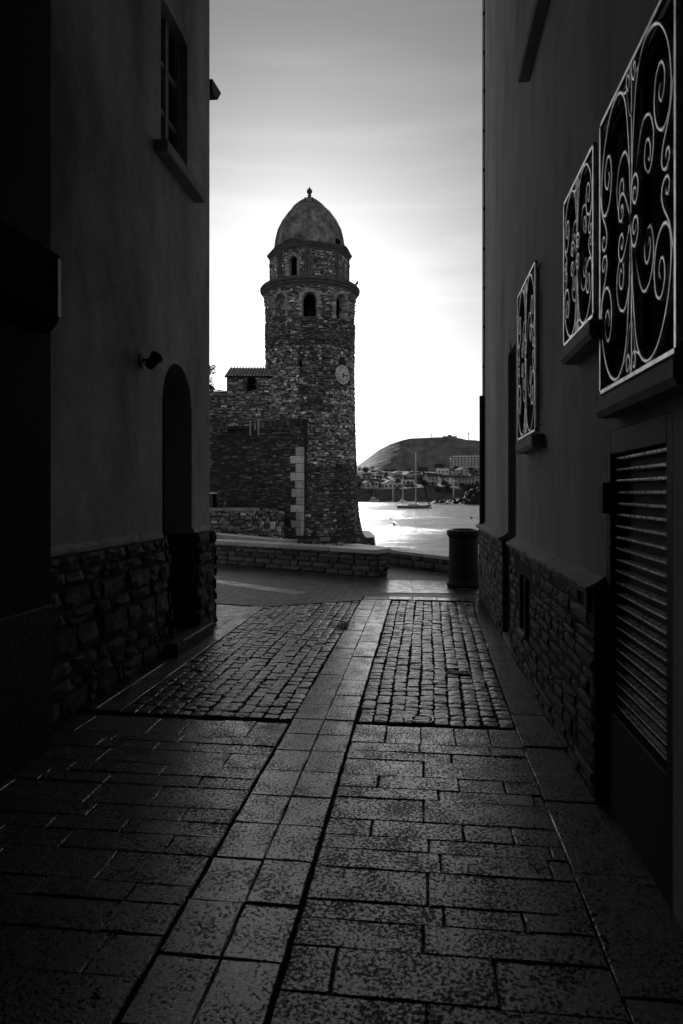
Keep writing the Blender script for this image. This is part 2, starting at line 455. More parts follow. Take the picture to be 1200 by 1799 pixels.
# ------------------------------------------------------------------ piece pools
def unit_stone(seed, top_in=0.06, jit=0.06, rough=0.12):
    """stone with a broken face, unit box (-.5..+.5), its face on +X"""
    r = random.Random(seed)
    def j(a): return r.uniform(-a, a)
    gr = {}
    vs = []
    for a in range(4):
        for b in range(4):
            u, v = -.5 + a / 3, -.5 + b / 3
            edge = a in (0, 3) or b in (0, 3)
            corner = a in (0, 3) and b in (0, 3)
            k = 1 - 2 * top_in * (1.3 if corner else 1.0)
            gr[a, b] = len(vs)
            vs.append(((.30 if edge else .42) - (.1 if corner else 0) + j(rough), u * k + j(jit), v * k + j(jit)))
    bd = [(0, 0), (1, 0), (2, 0), (3, 0), (3, 1), (3, 2), (3, 3), (2, 3), (1, 3), (0, 3), (0, 2), (0, 1)]
    base = len(vs)
    for a, b in bd: vs.append((-.5, (-.5 + a / 3) * .99, (-.5 + b / 3) * .99))
    fs = []
    for a in range(3):
        for b in range(3): fs.append((gr[a, b], gr[a + 1, b], gr[a + 1, b + 1], gr[a, b + 1]))
    for i in range(12):
        k = (i + 1) % 12
        fs.append((base + i, base + k, gr[bd[k]], gr[bd[i]]))
    return vs, fs

def unit_cobble(seed):
    r = random.Random(seed)
    def j(a): return r.uniform(-a, a)
    ring = [(-.5, -.36), (-.40, -.5), (.40, -.5), (.5, -.36), (.5, .36), (.40, .5), (-.40, .5), (-.5, .36)]
    ring = [(x + j(.05), y + j(.05)) for x, y in ring]
    vs = [(x, y, -1.0) for x, y in ring] + [(x * .99, y * .99, -.17 + j(.04)) for x, y in ring] + [(x * .90, y * .90, -.05 + j(.05)) for x, y in ring] + [(j(.1), j(.1), .03 + j(.05))]
    n = 8; fs = []
    for k in range(2):
        for i in range(n):
            fs.append((k * n + i, k * n + (i + 1) % n, (k + 1) * n + (i + 1) % n, (k + 1) * n + i))
    for i in range(n): fs.append((2 * n + i, 2 * n + (i + 1) % n, 3 * n))
    return vs, fs

def rubble(name, mapf, u0, u1, v0, v1, ch, lw, hgt, mat_, parent, skip=None, tonef=None, gap=0.05, seed=1, kind="stuff"):
    """courses of rough stones over a surface mapf(u, v, n) -> xyz (arrays); one mesh"""
    r = np.random.default_rng(seed)
    us, vs_, ws, hs = [], [], [], []
    v = v0
    while v < v1 - 0.04:
        c = min(ch * r.uniform(0.6, 1.5), v1 - v)
        u = u0 - r.uniform(0, lw)
        while u < u1:
            w = lw * r.uniform(0.4, 1.7)
            a, b = max(u, u0), min(u + w, u1)
            if b - a > 0.05:
                us.append((a + b) / 2); ws.append(b - a); vs_.append(v + c / 2); hs.append(c)
            u += w
        v += c
    us, vs_, ws, hs = map(np.array, (us, vs_, ws, hs))
    if skip is not None:
        keep = ~skip(us, vs_)
        us, vs_, ws, hs = us[keep], vs_[keep], ws[keep], hs[keep]
    n = len(us)
    cu = np.array([-.5, .5, .5, -.5]); cv = np.array([-.5, -.5, .5, .5])
    bw = np.maximum(ws - gap, 0.03); bh = np.maximum(hs - gap, 0.03)
    sag = r.normal(0, .16, n) * hs
    def ring(k, j):
        U = us[:, None] + cu * bw[:, None] * k + r.normal(0, j, (n, 4)) * bw[:, None]
        W = vs_[:, None] + sag[:, None] + cv * bh[:, None] * k + r.normal(0, j, (n, 4)) * bh[:, None]
        return U, W
    h = hgt * r.uniform(0.25, 1.0, n)
    U0, W0 = ring(1.0, .09)
    U1, W1 = ring(0.62, .09)
    N0 = np.full((n, 4), -0.02) + h[:, None] * 0.35
    N1 = h[:, None] + r.normal(0, hgt * .15, (n, 4))
    Ub, Wb, Nb = U0, W0, np.full((n, 4), -0.03)
    P = []
    for U, W, N in ((Ub, Wb, Nb), (U0, W0, N0), (U1, W1, N1)):
        x, y, z = mapf(U, W, N)
        P.append(np.stack([x, y, z], -1))
    verts = np.stack(P, 1).reshape(-1, 3)          # n,3,4,3
    base = (np.arange(n) * 12)[:, None]
    F_ = []
    for k in (0, 1):
        for i in range(4):
            F_.append(np.concatenate([base + k * 4 + i, base + k * 4 + (i + 1) % 4, base + (k + 1) * 4 + (i + 1) % 4, base + (k + 1) * 4 + i], 1))
    F_.append(np.concatenate([base + 8, base + 9, base + 10, base + 11], 1))
    faces = np.stack(F_, 1).reshape(-1, 4)
    t = np.exp(r.normal(-.1, .52, n))
    big = r.random(n) < 0.05
    t[big] *= 1.9
    if tonef is not None: t = t * tonef(us, vs_)
    t = np.clip(t, .15, 4.0)
    o = mk(name, verts, faces, mat_, parent, tone=np.repeat(t, 9))
    if kind: o["kind"] = kind
    return o

# ------------------------------------------------------------------ walls with openings (plane x = X, running along y)
def wall_along_y(name, X, y0, y1, z0, z1, openings, out, mat_, parent, depth=0.25, extra_y=(), arc=None):
    """openings: dict(y0,y1,zb,zt,arch).  out = +1/-1: direction the face looks along x.  Returns object."""
    ys = {y0, y1, *extra_y}
    for o in openings:
        k = 14 if o.get('arch') else 1
        for i in range(k + 1): ys.add(o['y0'] + (o['y1'] - o['y0']) * i / k)
    ys = sorted(y for y in ys if y0 <= y <= y1)
    def top(o, y):
        if not o.get('arch'): return o['zt']
        c = (o['y0'] + o['y1']) / 2; r = (o['y1'] - o['y0']) / 2
        s = min(1, abs(y - c) / r)
        return o['zt'] - o['arch'] * (1 - math.sqrt(max(0, 1 - s * s)))
    mb = MB()
    for a, b in zip(ys[:-1], ys[1:]):
        m_ = (a + b) / 2
        hs = sorted([o for o in openings if o['y0'] < m_ < o['y1']], key=lambda o: o['zb'])
        za = zb_ = z0
        for o in hs:
            if o['zb'] > za + 1e-6:
                mb.add([(X, a, za), (X, b, zb_), (X, b, o['zb']), (X, a, o['zb'])], [(0, 1, 2, 3) if out > 0 else (3, 2, 1, 0)])
            za, zb_ = top(o, a), top(o, b)
        mb.add([(X, a, za), (X, b, zb_), (X, b, z1), (X, a, z1)], [(0, 1, 2, 3) if out > 0 else (3, 2, 1, 0)])
    for o in openings:
        d = o.get('depth', depth)
        X2 = X - out * d
        yy = [y for y in ys if o['y0'] - 1e-6 <= y <= o['y1'] + 1e-6]
        for a, b in zip(yy[:-1], yy[1:]):
            mb.add([(X, a, top(o, a)), (X, b, top(o, b)), (X2, b, top(o, b)), (X2, a, top(o, a))], [(0, 1, 2, 3)])
            if o['zb'] > z0 + 1e-6:
                mb.add([(X, a, o['zb']), (X, b, o['zb']), (X2, b, o['zb']), (X2, a, o['zb'])], [(0, 1, 2, 3)])
        for y in (o['y0'], o['y1']):
            mb.add([(X, y, o['zb']), (X2, y, o['zb']), (X2, y, top(o, y)), (X, y, top(o, y))], [(0, 1, 2, 3)])
    if arc:   # rounded far corner then the end wall, arc = (radius, length of end wall)
        rad, ln = arc
        pts = [(X - out * rad * (1 - math.cos(a)), y1 + rad * math.sin(a)) for a in [R(90) * i / 8 for i in range(9)]]
        pts.append((X - out * (rad + ln), y1 + rad))
        for p, q in zip(pts[:-1], pts[1:]):
            mb.add([(p[0], p[1], z0), (q[0], q[1], z0), (q[0], q[1], z1), (p[0], p[1], z1)], [(0, 1, 2, 3)])
        n = len(mb.v)
    return mb.build(name, mat_, parent)

# ================================================================== SETTING
XL, XR = -2.60, 0.95            # plaster faces of the two sides of the lane
# ground sheet under the paving, out to the quay edge
gz = -0.035
quayA = V(-40, 52, gz); 
P_far = [(-60, 92), (-7.2, 26.0), (-2.0, 18.9), (0.0, 17.4), (2.9, 12.8), (12, -1.0)]   # (lat, dep) quay line
pts = [V(a, b, gz) for a, b in P_far]
pts += [Vector((14, -14, gz)), Vector((-60, -14, gz))]
ground = mk("ground", pts, [tuple(range(len(pts) - 1, -1, -1))], M['joint']); tag(ground, kind="structure")
pts2 = [p + Vector((0, 0, 0)) for p in pts[:6]]
quay_face = mk("quay_face", [p for p in pts2] + [p + Vector((0, 0, -5)) for p in pts2], [(i, i + 1, i + 7, i + 6) for i in range(5)], M['mortar']); tag(quay_face, kind="structure")

# promenade surface beyond the lane
Y_PROM = 10.35
pp = [V(a, b, -0.006) for a, b in P_far]
prom_pts = pp + [Vector((2.6, Y_PROM + .6, -0.006)), Vector((0.98, Y_PROM + .32, -0.006)), Vector((-0.92, Y_PROM + .32, -0.006)), Vector((-0.92, 10.31, -0.006)), Vector((-2.22, 9.57, -0.006)), Vector((-3.6, 9.9, -0.006)), Vector((-60, 10.5, -0.006))]
prom = mk("promenade", prom_pts, [tuple(range(len(prom_pts) - 1, -1, -1))], M['promenade']); tag(prom, kind="structure")

# sea
WZ = -3.25
sea = mk("sea", [V(-3000, 8, WZ), V(3000, 8, WZ), V(3000, 4800, WZ), V(-3000, 4800, WZ)], [(0, 1, 2, 3)], M['water']); tag(sea, kind="structure")
beach = mk("beach", [V(-60, 30, -1.6), V(-7.0, 24, -1.6), V(-2.2, 18, -1.9), V(-2.6, 60, -3.4), V(-5, 66, -3.3), V(-60, 74, -1.6)], [(0, 1, 2, 3, 4, 5)], M['sand']); tag(beach, kind="structure")

# ------------------------------------------------------------------ street paving
def slab_mesh(x0, x1, y0, y1, h=0.05, c=0.004, tilt=0.008, jit=0.0025, xl=None):
    """one paving slab with slightly chipped edges; top at about z = 0"""
    def jj(): return rng.uniform(-jit, jit)
    q = xl if xl else [(x0, y0), (x1, y0), (x1, y1), (x0, y1)]
    cx = sum(a for a, b in q) / 4; cy = sum(b for a, b in q) / 4
    ring = []
    for i in range(4):
        (a, b), (a2, b2) = q[i], q[(i + 1) % 4]
        for t in (0, .33 + rng.uniform(-.1, .1), .67 + rng.uniform(-.1, .1)):
            ring.append((a + (a2 - a) * t + jj(), b + (b2 - b) * t + jj()))
    tx, ty, dz = rng.uniform(-tilt, tilt), rng.uniform(-tilt, tilt), rng.uniform(-.003, .003)
    def top(a, b): return dz + (a - cx) * tx + (b - cy) * ty
    n = 12
    vs = [(a, b, -h) for a, b in ring] + [(a, b, top(a, b) - c * rng.uniform(.7, 1.6)) for a, b in ring]
    for a, b in ring:
        d = math.hypot(a - cx, b - cy); k = 1 - c * rng.uniform(1.0, 2.2) / max(d, .02)
        a2, b2 = cx + (a - cx) * k, cy + (b - cy) * k
        vs.append((a2, b2, top(a2, b2)))
    fs = []
    for k in (0, n):
        for i in range(n): fs.append((k + i, k + (i + 1) % n, k + n + (i + 1) % n, k + n + i))
    fs.append(tuple(range(2 * n, 3 * n)))
    return vs, fs

street = mk("street", [(XL - .3, -9, -0.02), (XR + .2, -9, -0.02), (XR + .2, Y_PROM + .35, -0.02), (XL - .3, Y_PROM - .3, -0.02)], [(0, 1, 2, 3)], M['joint'])
tag(street, kind="structure")
JG = 0.006
def slab(x0, x1, y0, y1, m='slab', g=JG, **k):
    v, f = slab_mesh(x0 + g / 2, x1 - g / 2, y0 + g / 2, y1 - g / 2, **k)
    return mk("slab", v, f, M[m], street)

SX0, SXM, SX1 = -0.915, -0.690, -0.472        # the two light strips down the middle
def RB(y): return 0.632 + max(0, (y - 4.8)) * 0.018   # inner edge of the right border
LB = -2.22
YC = 4.80                                      # where slabs give way to cobbles
# middle strips
for (xa, xb, off) in ((SX0, SXM, 0.0), (SXM, SX1, 0.06)):
    y = 0.2
    first = [4.75, 4.45, 4.16, 3.84, 3.51, 3.20, 2.88, 2.56, 2.24, 1.92, 1.6, 1.28, .96, .64]
    y = 4.8
    for a, b in zip(first[1:], first[:-1]): slab(xa, xb, a + .05, b + .05, 'strip')
    y = 4.8
    while y < Y_PROM:
        ln = rng.uniform(0.26, 0.62)
        y2 = min(y + ln, Y_PROM)
        if Y_PROM - y2 < .2: y2 = Y_PROM
        slab(xa, xb, y, y2, 'strip')
        y = y2
# right-hand slab courses (row edges and joints measured off the photograph)
rowsR = [1272, 1303, 1317.5, 1332, 1360, 1382, 1400, 1438, 1467, 1490.6, 1525, 1582.6, 1616, 1666, 1751]
jointsR = [[383, 502, 618, 737], [498, 740], [607], [512], [358, 632, 787], [562, 885], [512], [333, 648, 813], [530, 940], [570, 940], [527], [580, 850], [510], [205, 760]]
def yrow(py, px=620): return G(px, py).y
for k in range(len(rowsR) - 1):
    ya, yb = yrow(rowsR[k + 1]), yrow(rowsR[k])
    pm = (rowsR[k] + rowsR[k + 1]) / 2
    xs = [SX1 + .012] + [G(480 + j / 1.935, pm + (j - 250) * 0.02).x for j in jointsR[k]] + [RB(3)]
    xs = [x for x in xs if x <= RB(3)]
    for a, b in zip(xs[:-1], xs[1:]): slab(a, b, ya, yb)
y = yrow(rowsR[-1])
while y > 0.6:
    y2 = y - rng.uniform(.2, .3); xm = rng.uniform(-.2, .3)
    slab(SX1 + .012, xm, y2, y); slab(xm, RB(3), y2, y); y = y2
# left-hand slab courses
rowsL = [1269, 1298, 1311, 1326, 1352, 1371, 1390, 1427, 1452, 1477, 1511, 1567, 1602, 1660, 1740]
jointsL = [[385, 528, 672, 815], [510], [402, 570], [157, 708], [432], [588], [398], [520], [258], [450], [170], [275], [180], [120]]
for k in range(len(rowsL) - 1):
    ya, yb = yrow(rowsL[k + 1], 480), yrow(rowsL[k], 480)
    pm = (rowsL[k] + rowsL[k + 1]) / 2
    xs = [SX0 - .012] + sorted([G(100 + j / 2.4, pm).x for j in jointsL[k]], reverse=True)
    xs = [x for x in xs if x > -2.45]
    while xs[-1] > -1.9: xs.append(xs[-1] - rng.uniform(.35, .6))
    xs = [x for x in xs if x > -2.4] + [XL - .05]
    for a, b in zip(xs[1:], xs[:-1]): slab(a, b, ya, yb)
y = yrow(rowsL[-1], 480)
while y > 0.6:
    y2 = y - rng.uniform(.2, .3); xm = rng.uniform(-1.9, -1.4)
    slab(SX0 - .012, xm, y2, y) if False else slab(xm, SX0 - .012, y2, y); slab(XL - .05, xm, y2, y); y = y2
# right border along the house
y = 0.5
while y < 10.7:
    y2 = min(y + rng.uniform(.5, .85), 10.75)
    g = JG / 2
    v, f = slab_mesh(0, 0, 0, 0, xl=[(RB(y) + g, y + g), (0.97, y + g), (0.97, y2 - g), (RB(y2) + g, y2 - g)])
    mk("slab", v, f, M['slab'], street)
    y = y2
# left border along the house
y = YC + .03
while y < 9.5:
    y2 = min(y + rng.uniform(.5, .9), 9.55)
    slab(LB - .2, LB, y, y2, 'strip')
    y = y2
y = YC + .03
while y < 8.3:
    y2 = y + rng.uniform(.5, .9)
    slab(XL - .04, LB - .2, y, y2, 'strip'); y = y2
for (q) in ([(-2.42, 8.45), (-2.42, 9.5), (-3.0, 9.62), (-3.0, 8.45)], [(-3.0, 8.45), (-3.0, 9.62), (-3.7, 9.8), (-3.7, 8.45)], [(-3.7, 8.45), (-3.7, 9.8), (-4.6, 9.9), (-4.6, 8.45)]):
    v, f = slab_mesh(0, 0, 0, 0, xl=q[::-1]); mk("slab", v, f, M['strip'], street)
# light strips set in the promenade: a sunlight streak painted as pale slabs at left, one across the mouth of the lane
def strip_line(p, q, w, n, z=0.002, m='strip'):
    p, q = Vector((p.x, p.y, 0)), Vector((q.x, q.y, 0))
    d = (q - p); nrm = Vector((-d.y, d.x, 0)).normalized() * w / 2
    for i in range(n):
        a = p + d * (i / n) + d.normalized() * .004; b = p + d * ((i + 1) / n) - d.normalized() * .004
        v, f = slab_mesh(0, 0, 0, 0, h=.03, xl=[((a - nrm).x, (a - nrm).y), ((b - nrm).x, (b - nrm).y), ((b + nrm).x, (b + nrm).y), ((a + nrm).x, (a + nrm).y)])
        o = mk("slab", v, f, M[m], prom); o.location.z = z
strip_line(G(330, 1014), G(535, 1043), .30, 9, m='lit_strip')
strip_line(Vector((-.9, Y_PROM + .17, 0)), Vector((0.97, Y_PROM + .17, 0)), .27, 5)
# smooth slabs beside the bin, at the end of the low wall
for i in range(3):
    for j in range(1):
        a = G(668, 1041); b = G(850, 1044); c = G(668, 1019)
        du = (b - a) / 3; dv = (c - a)
        q = [a + du * i + dv * j, a + du * (i + 1) + dv * j, a + du * (i + 1) + dv * (j + 1), a + du * i + dv * (j + 1)]
        m_ = sum(q, Vector()) / 4
        q = [(p + (m_ - p).normalized() * .008) for p in q]
        v, f = slab_mesh(0, 0, 0, 0, h=.03, tilt=.003, xl=[(p.x, p.y) for p in q])
        o = mk("slab", v, f, M['strip'], prom); o.location.z = 0.002

# cobbles: nearest 300 of each side are pieces, the rest one mesh
cob_pool = [mesh_of("cobble", *unit_cobble(s), M['cobble'], smooth=False) for s in range(14)]
cob_far = [unit_cobble(50 + s) for s in range(10)]
def cobble_field(name, xa, xbf, ya, ybf, ncol, skew, seed):
    r = random.Random(seed)
    bed = mk(name, [(xa, ya, -.012), (xbf(ya), ya, -.012), (xbf(ybf(xbf(9))), ybf(xbf(9)), -.012), (xa, ybf(xa), -.012)], [(0, 1, 2, 3)], M['joint'], None)
    tag(bed, kind="structure")
    items = []
    for c in range(ncol):
        y = ya + r.uniform(-.04, .02)
        y = ya
        wob = r.uniform(0, 6)
        while True:
            h = r.choice([.075, .085, .095, .105, .12, .14])
            t0 = (c) / ncol; t1 = (c + 1) / ncol
            xb = xbf(y)
            x0 = xa + (xb - xa) * t0; x1 = xa + (xb - xa) * t1
            xc = (x0 + x1) / 2 + 0.006 * math.sin(y * 2.1 + wob) + r.uniform(-.004, .004)
            if y + h > ybf(xc) - .01: break
            items.append((xc, y + h / 2, (x1 - x0) - .006 - r.uniform(0, .006), h - .004 - r.uniform(0, .004)))
            y += h
    items.sort(key=lambda i: i[1])
    mb = MB(); tones = []
    for k, (x, yy, w, h) in enumerate(items):
        rz = r.uniform(-.04, .04); tx, ty = r.uniform(-.04, .04), r.uniform(-.045, .045); dz = r.uniform(-.006, .003)
        mw = Matrix.Translation((x, yy, dz)) @ Matrix.Rotation(rz, 4, 'Z') @ Matrix.Rotation(tx, 4, 'X') @ Matrix.Rotation(ty, 4, 'Y') @ Matrix.Diagonal((w, h, .055, 1))
        if k < 300:
            put("cobble", cob_pool[r.randrange(14)], None, bed, mw)
        else:
            v, f = cob_far[r.randrange(10)]
            mb.add([mw @ Vector(p) for p in v], f); tones += [r.uniform(.55, 1.5)] * len(f)
    if mb.v:
        o = mb.build("far_cobbles", M['cobble_far'], bed, tone=tones); o["kind"] = "stuff"
    return bed
cobble_field("cobbled_pavement", SX1 + .012, RB, YC, lambda x: Y_PROM, 10, 0, 5)
cobble_field("cobbled_pavement", LB + .006, lambda y: SX0 - .012, YC, lambda x: 9.55 + (x + 2.22) * .56, 12, 0, 6)

# ------------------------------------------------------------------ small covers let into the street
def round_cover(p, r, label):
    t = empty("valve_cover", p, label, "valve cover")
    mb = MB(); mb.lathe([(r, -.03), (r, .001), (r * .9, .005), (r * .86, -.004), (r * .02, -.004)], 28, p); mb.build("rim", M['iron'], t, True)
    mb = MB(); mb.lathe([(r * .84, -.02), (r * .84, -.003), (r * .02, -.001)], 24, p); lid = mb.build("lid", M['black_iron'], t, True)
    for k in (-.45, 0, .45):
        w = r * .62 * math.sqrt(1 - k * k)
        b = MB(); b.box((p.x - w, p.y + k * r - .006, -.004), (p.x + w, p.y + k * r + .006, .006)); b.build("rib", M['iron'], t)
c1 = G(742, 1267); round_cover(Vector((c1.x, c1.y + .03, .004)), .085, "small round iron valve cover in cobbles beside the slab edge")
c2 = G(805, 1182)
t = empty("hatch_cover", (c2.x, c2.y, .004), "small rectangular lettered iron hatch set among the right-hand cobbles", "hatch cover")
mb = MB(); mb.bevel_box((c2.x - .10, c2.y - .055, -.03), (c2.x + .10, c2.y + .055, .006), .004); mb.build("plate", M['black_iron'], t)
mb = MB()
for s in (-1, 1): mb.box((c2.x - .085, c2.y + s * .043 - .004, .005), (c2.x + .085, c2.y + s * .043 + .004, .010))
mb.build("raised_rim", M['mast'], t)
for i in range(6):
    x = c2.x - .07 + i * .028
    mb = MB()
    if i in (0, 5):
        mb.tube([(x + .010 * math.cos(a) , c2.y + .018 * math.sin(a), .008) for a in [R(40 + 40 * q) for q in range(8)]], .003, 5)
    else:
        mb.box((x - .008, c2.y - .016, .005), (x - .003, c2.y + .016, .010)); mb.box((x - .003, c2.y + .010, .005), (x + .008, c2.y + .016, .0095))
    mb.build("raised_mark", M['mast'], t)
# dark clump of leaves and dirt in the joint of the middle strip
lp = G(604, 1100)
mb = MB()
for i in range(90):
    a = rng.uniform(0, 6.28); d = abs(rng.gauss(0, 1))
    x, y = lp.x + .045 * d * math.cos(a), lp.y + .13 * d * math.sin(a)
    s = rng.uniform(.012, .028); ro = rng.uniform(0, 3.14); z = .004 + rng.uniform(0, .015)
    mb.add([(x + s * math.cos(ro + q), y + s * 1.3 * math.sin(ro + q), z + rng.uniform(0, .012)) for q in (0, 1.6, 3.1, 4.7)], [(0, 1, 2, 3)])
o = mb.build("leaf_litter", M['wood_dark']); tag(o, "dark clump of wet leaves on the left light strip", "leaf litter", kind="stuff")

# ================================================================== RIGHT HOUSE
stone_pool = [mesh_of("stone", *unit_stone(s), M['plinth_r']) for s in range(12)]
stone_pool_l = [mesh_of("stone", *unit_stone(100 + s, .07, .07, .16), M['plinth_l']) for s in range(12)]
def stone_wall(parent, X, out, y0, y1, z0, z1, ch, lw, th, pool, seed, skip=None, gap=.012):
    """courses of single stones on the plane x = X looking along out"""
    r = random.Random(seed)
    z = z0; n = 0
    while z < z1 - .03:
        h = min(ch * r.uniform(.55, 1.7), z1 - z)
        if z1 - (z + h) < .035: h = z1 - z
        y = y0
        while y < y1 - .01:
            w = lw * r.uniform(.35, 2.0)
            if y1 - (y + w) < lw * .3: w = y1 - y
            c = (y + w / 2, z + h / 2)
            if not (skip and skip(*c, w, h)):
                mw = Matrix.Translation((X + out * th * r.uniform(-.05, .25), c[0], c[1])) @ Matrix.Rotation(r.uniform(-.03, .03), 4, 'X') @ Matrix.Diagonal((out * th, w - gap * r.uniform(.6, 1.6), h - gap * r.uniform(.6, 1.5), 1))
                if out < 0:
                    mw = Matrix.Translation((X + out * th * r.uniform(-.05, .25), c[0], c[1])) @ Matrix.Rotation(math.pi, 4, 'Z') @ Matrix.Rotation(r.uniform(-.03, .03), 4, 'X') @ Matrix.Diagonal((th, w - gap * r.uniform(.6, 1.6), h - gap * r.uniform(.6, 1.5), 1))
                put("stone", pool[r.randrange(len(pool))], None, parent, mw); n += 1
            y += w
        z += h
    return n

HR = empty("plastered_house", (2.0, 5.0, 0), "grey rendered house on the right with scrolled window grilles and stone base", "house")
W1 = dict(y0=2.60, y1=3.77, zb=2.10, zt=3.50, depth=.07)
W2 = dict(y0=3.86, y1=4.70, zb=2.53, zt=3.48, depth=.07)
W3 = dict(y0=5.72, y1=6.90, zb=2.12, zt=3.49, depth=.07)
W4 = dict(y0=5.20, y1=6.10, zb=5.44, zt=7.0, depth=.22)
LD = dict(y0=2.74, y1=3.68, zb=0.0, zt=1.92, depth=.10)
DR = dict(y0=7.14, y1=7.78, zb=0.0, zt=3.15, depth=.32)
wall_along_y("wall", XR, -9.0, 11.1, -0.02, 13.0, [W1, W2, W3, W4, LD, DR], -1, M['plaster_r'], HR)
mb = MB(); mb.box((XR, 11.0999, -.02), (8, 11.1, 13)); mb.build("end_wall", M['plaster_r'], HR)
mb = MB(); mb.box((XR - .35, -9, 13.0), (8.3, 11.4, 13.2)); mb.build("roof", M['tile'], HR)
mb = MB(); mb.box((XR + .36, -8.9, 0), (7.9, 11.0, 12.9)); mb.build("interior", M['void'], HR)
# stone base with its sloping ledge
for (ya, yb, sd) in ((3.70, 7.12, 3), (7.80, 11.05, 4)):
    ph = MB()
    ph.add([(XR + .01, ya, -.02), (XR - .056, ya, -.02), (XR - .056, ya, 1.10), (XR + .01, ya, 1.10), (XR + .01, yb, -.02), (XR - .056, yb, -.02), (XR - .056, yb, 1.10), (XR + .01, yb, 1.10)],
           [(0, 1, 2, 3), (7, 6, 5, 4), (1, 5, 6, 2), (2, 6, 7, 3), (0, 4, 5, 1)])
    base = ph.build("stone_base", M['mortar'], HR)
    if sd == 3:
        sk = lambda y, z, w, h: (5.95 - w * .45 < y < 6.30 + w * .45 and .38 - h * .45 < z < .88 + h * .45) or (3.76 - w * .3 < y < 3.86 + w * .3 and .95 - h * .3 < z < 1.1)
    else:
        sk = None
    stone_wall(base, XR - .045, -1, ya, yb, 0.0, 1.09, .075, .27, .042, stone_pool, sd, sk, .008)
    lg = MB()
    ns = int((yb - ya) / .06)
    rows = []
    for i in range(ns + 1):
        y = ya + (yb - ya) * i / ns
        j = [rng.uniform(-.008, .008) for _ in range(4)]
        rows.append([(XR - .002, y, 1.165 + j[0]), (XR - .05 + j[1], y, 1.135 + j[1]), (XR - .105 + j[2], y, 1.108 + j[2]), (XR - .10 + j[2], y, 1.082 + j[3]), (XR - .02, y, 1.078)])
    v = [p for r_ in rows for p in r_]; f = []
    for i in range(ns):
        for k in range(4): f.append((i * 5 + k, i * 5 + k + 1, (i + 1) * 5 + k + 1, (i + 1) * 5 + k))
    f.append((4, 3, 2, 1, 0)); f.append(tuple(ns * 5 + k for k in range(5)))
    mk("ledge", v, f, M['plaster_r'], HR)
# vent niche in the stone base
vt = MB(); vt.box((XR - .0585, 5.97, .40), (XR - .05, 6.28, .88)); vent = vt.build("vent", M['void'], HR)
vb = MB(); vb.bevel_box((XR - .10, 5.94, .36), (XR - .03, 6.31, .40), .006); vb.build("vent_sill", M['sill'], vent)
for y in (5.955, 6.285):
    vb = MB(); vb.box((XR - .085, y - .015, .40), (XR - .03, y + .015, .88)); vb.build("vent_side", M['plinth_r'], vent)
# small framed socket plate
sp = MB(); sp.bevel_box((XR - .075, 3.785, .965), (XR - .04, 3.825, 1.075), .004); so = sp.build("socket_plate", M['black_iron'], HR)
for z in (.968, 1.070):
    b = MB(); b.box((XR - .079, 3.782, z - .004), (XR - .070, 3.828, z + .004)); b.build("plate_edge", M['mast'], so)
for y in (3.785, 3.825):
    b = MB(); b.box((XR - .079, y - .003, .973), (XR - .0705, y + .003, 1.065)); b.build("plate_edge", M['mast'], so)

def window_r(W, parent, bars=1):
    X2 = XR + W['depth']
    p = MB(); p.box((X2 - .03, W['y0'], W['zb']), (X2 - .022, W['y1'], W['zt'])); win = p.build("window", M['opening_shade'], parent)
    fr = .05
    for a, b in (((W['y0'], W['zb']), (W['y0'] + fr, W['zt'])), ((W['y1'] - fr, W['zb']), (W['y1'], W['zt'])), ((W['y0'] + fr, W['zb']), (W['y1'] - fr, W['zb'] + fr)), ((W['y0'] + fr, W['zt'] - fr), (W['y1'] - fr, W['zt']))):
        q = MB(); q.box((X2 - .055, a[0], a[1]), (X2 - .03, b[0], b[1])); q.build("frame", M['opening_shade'], win)
    c = (W['y0'] + W['y1']) / 2
    q = MB(); q.box((X2 - .052, c - .03, W['zb'] + fr), (X2 - .031, c + .03, W['zt'] - fr)); q.build("frame", M['opening_shade'], win)
    return win
for W in (W1, W2, W3, W4): window_r(W, HR)
def sill_r(y0, y1, zb, zt, pro=.16, front_in=.03):
    s = MB()
    s.add([(XR + .2, y0, zb), (XR - pro + front_in, y0, zb), (XR - pro, y0, zb + .03), (XR - pro, y0, zt), (XR + .2, y0, zt + .01),
           (XR + .2, y1, zb), (XR - pro + front_in, y1, zb), (XR - pro, y1, zb + .03), (XR - pro, y1, zt), (XR + .2, y1, zt + .01)],
          [(4, 3, 2, 1, 0), (5, 6, 7, 8, 9), (0, 1, 6, 5), (1, 2, 7, 6), (2, 3, 8, 7), (3, 4, 9, 8)])
    return s.build("sill", M['sill'], HR)
sill_r(2.45, 3.50, 1.972, 2.065, .10, .015); sill_r(3.63, 4.37, 2.40, 2.495, .10, .015); sill_r(5.50, 6.42, 1.966, 2.07, .10, .015); sill_r(5.05, 6.27, 5.29, 5.42, .11, .015)

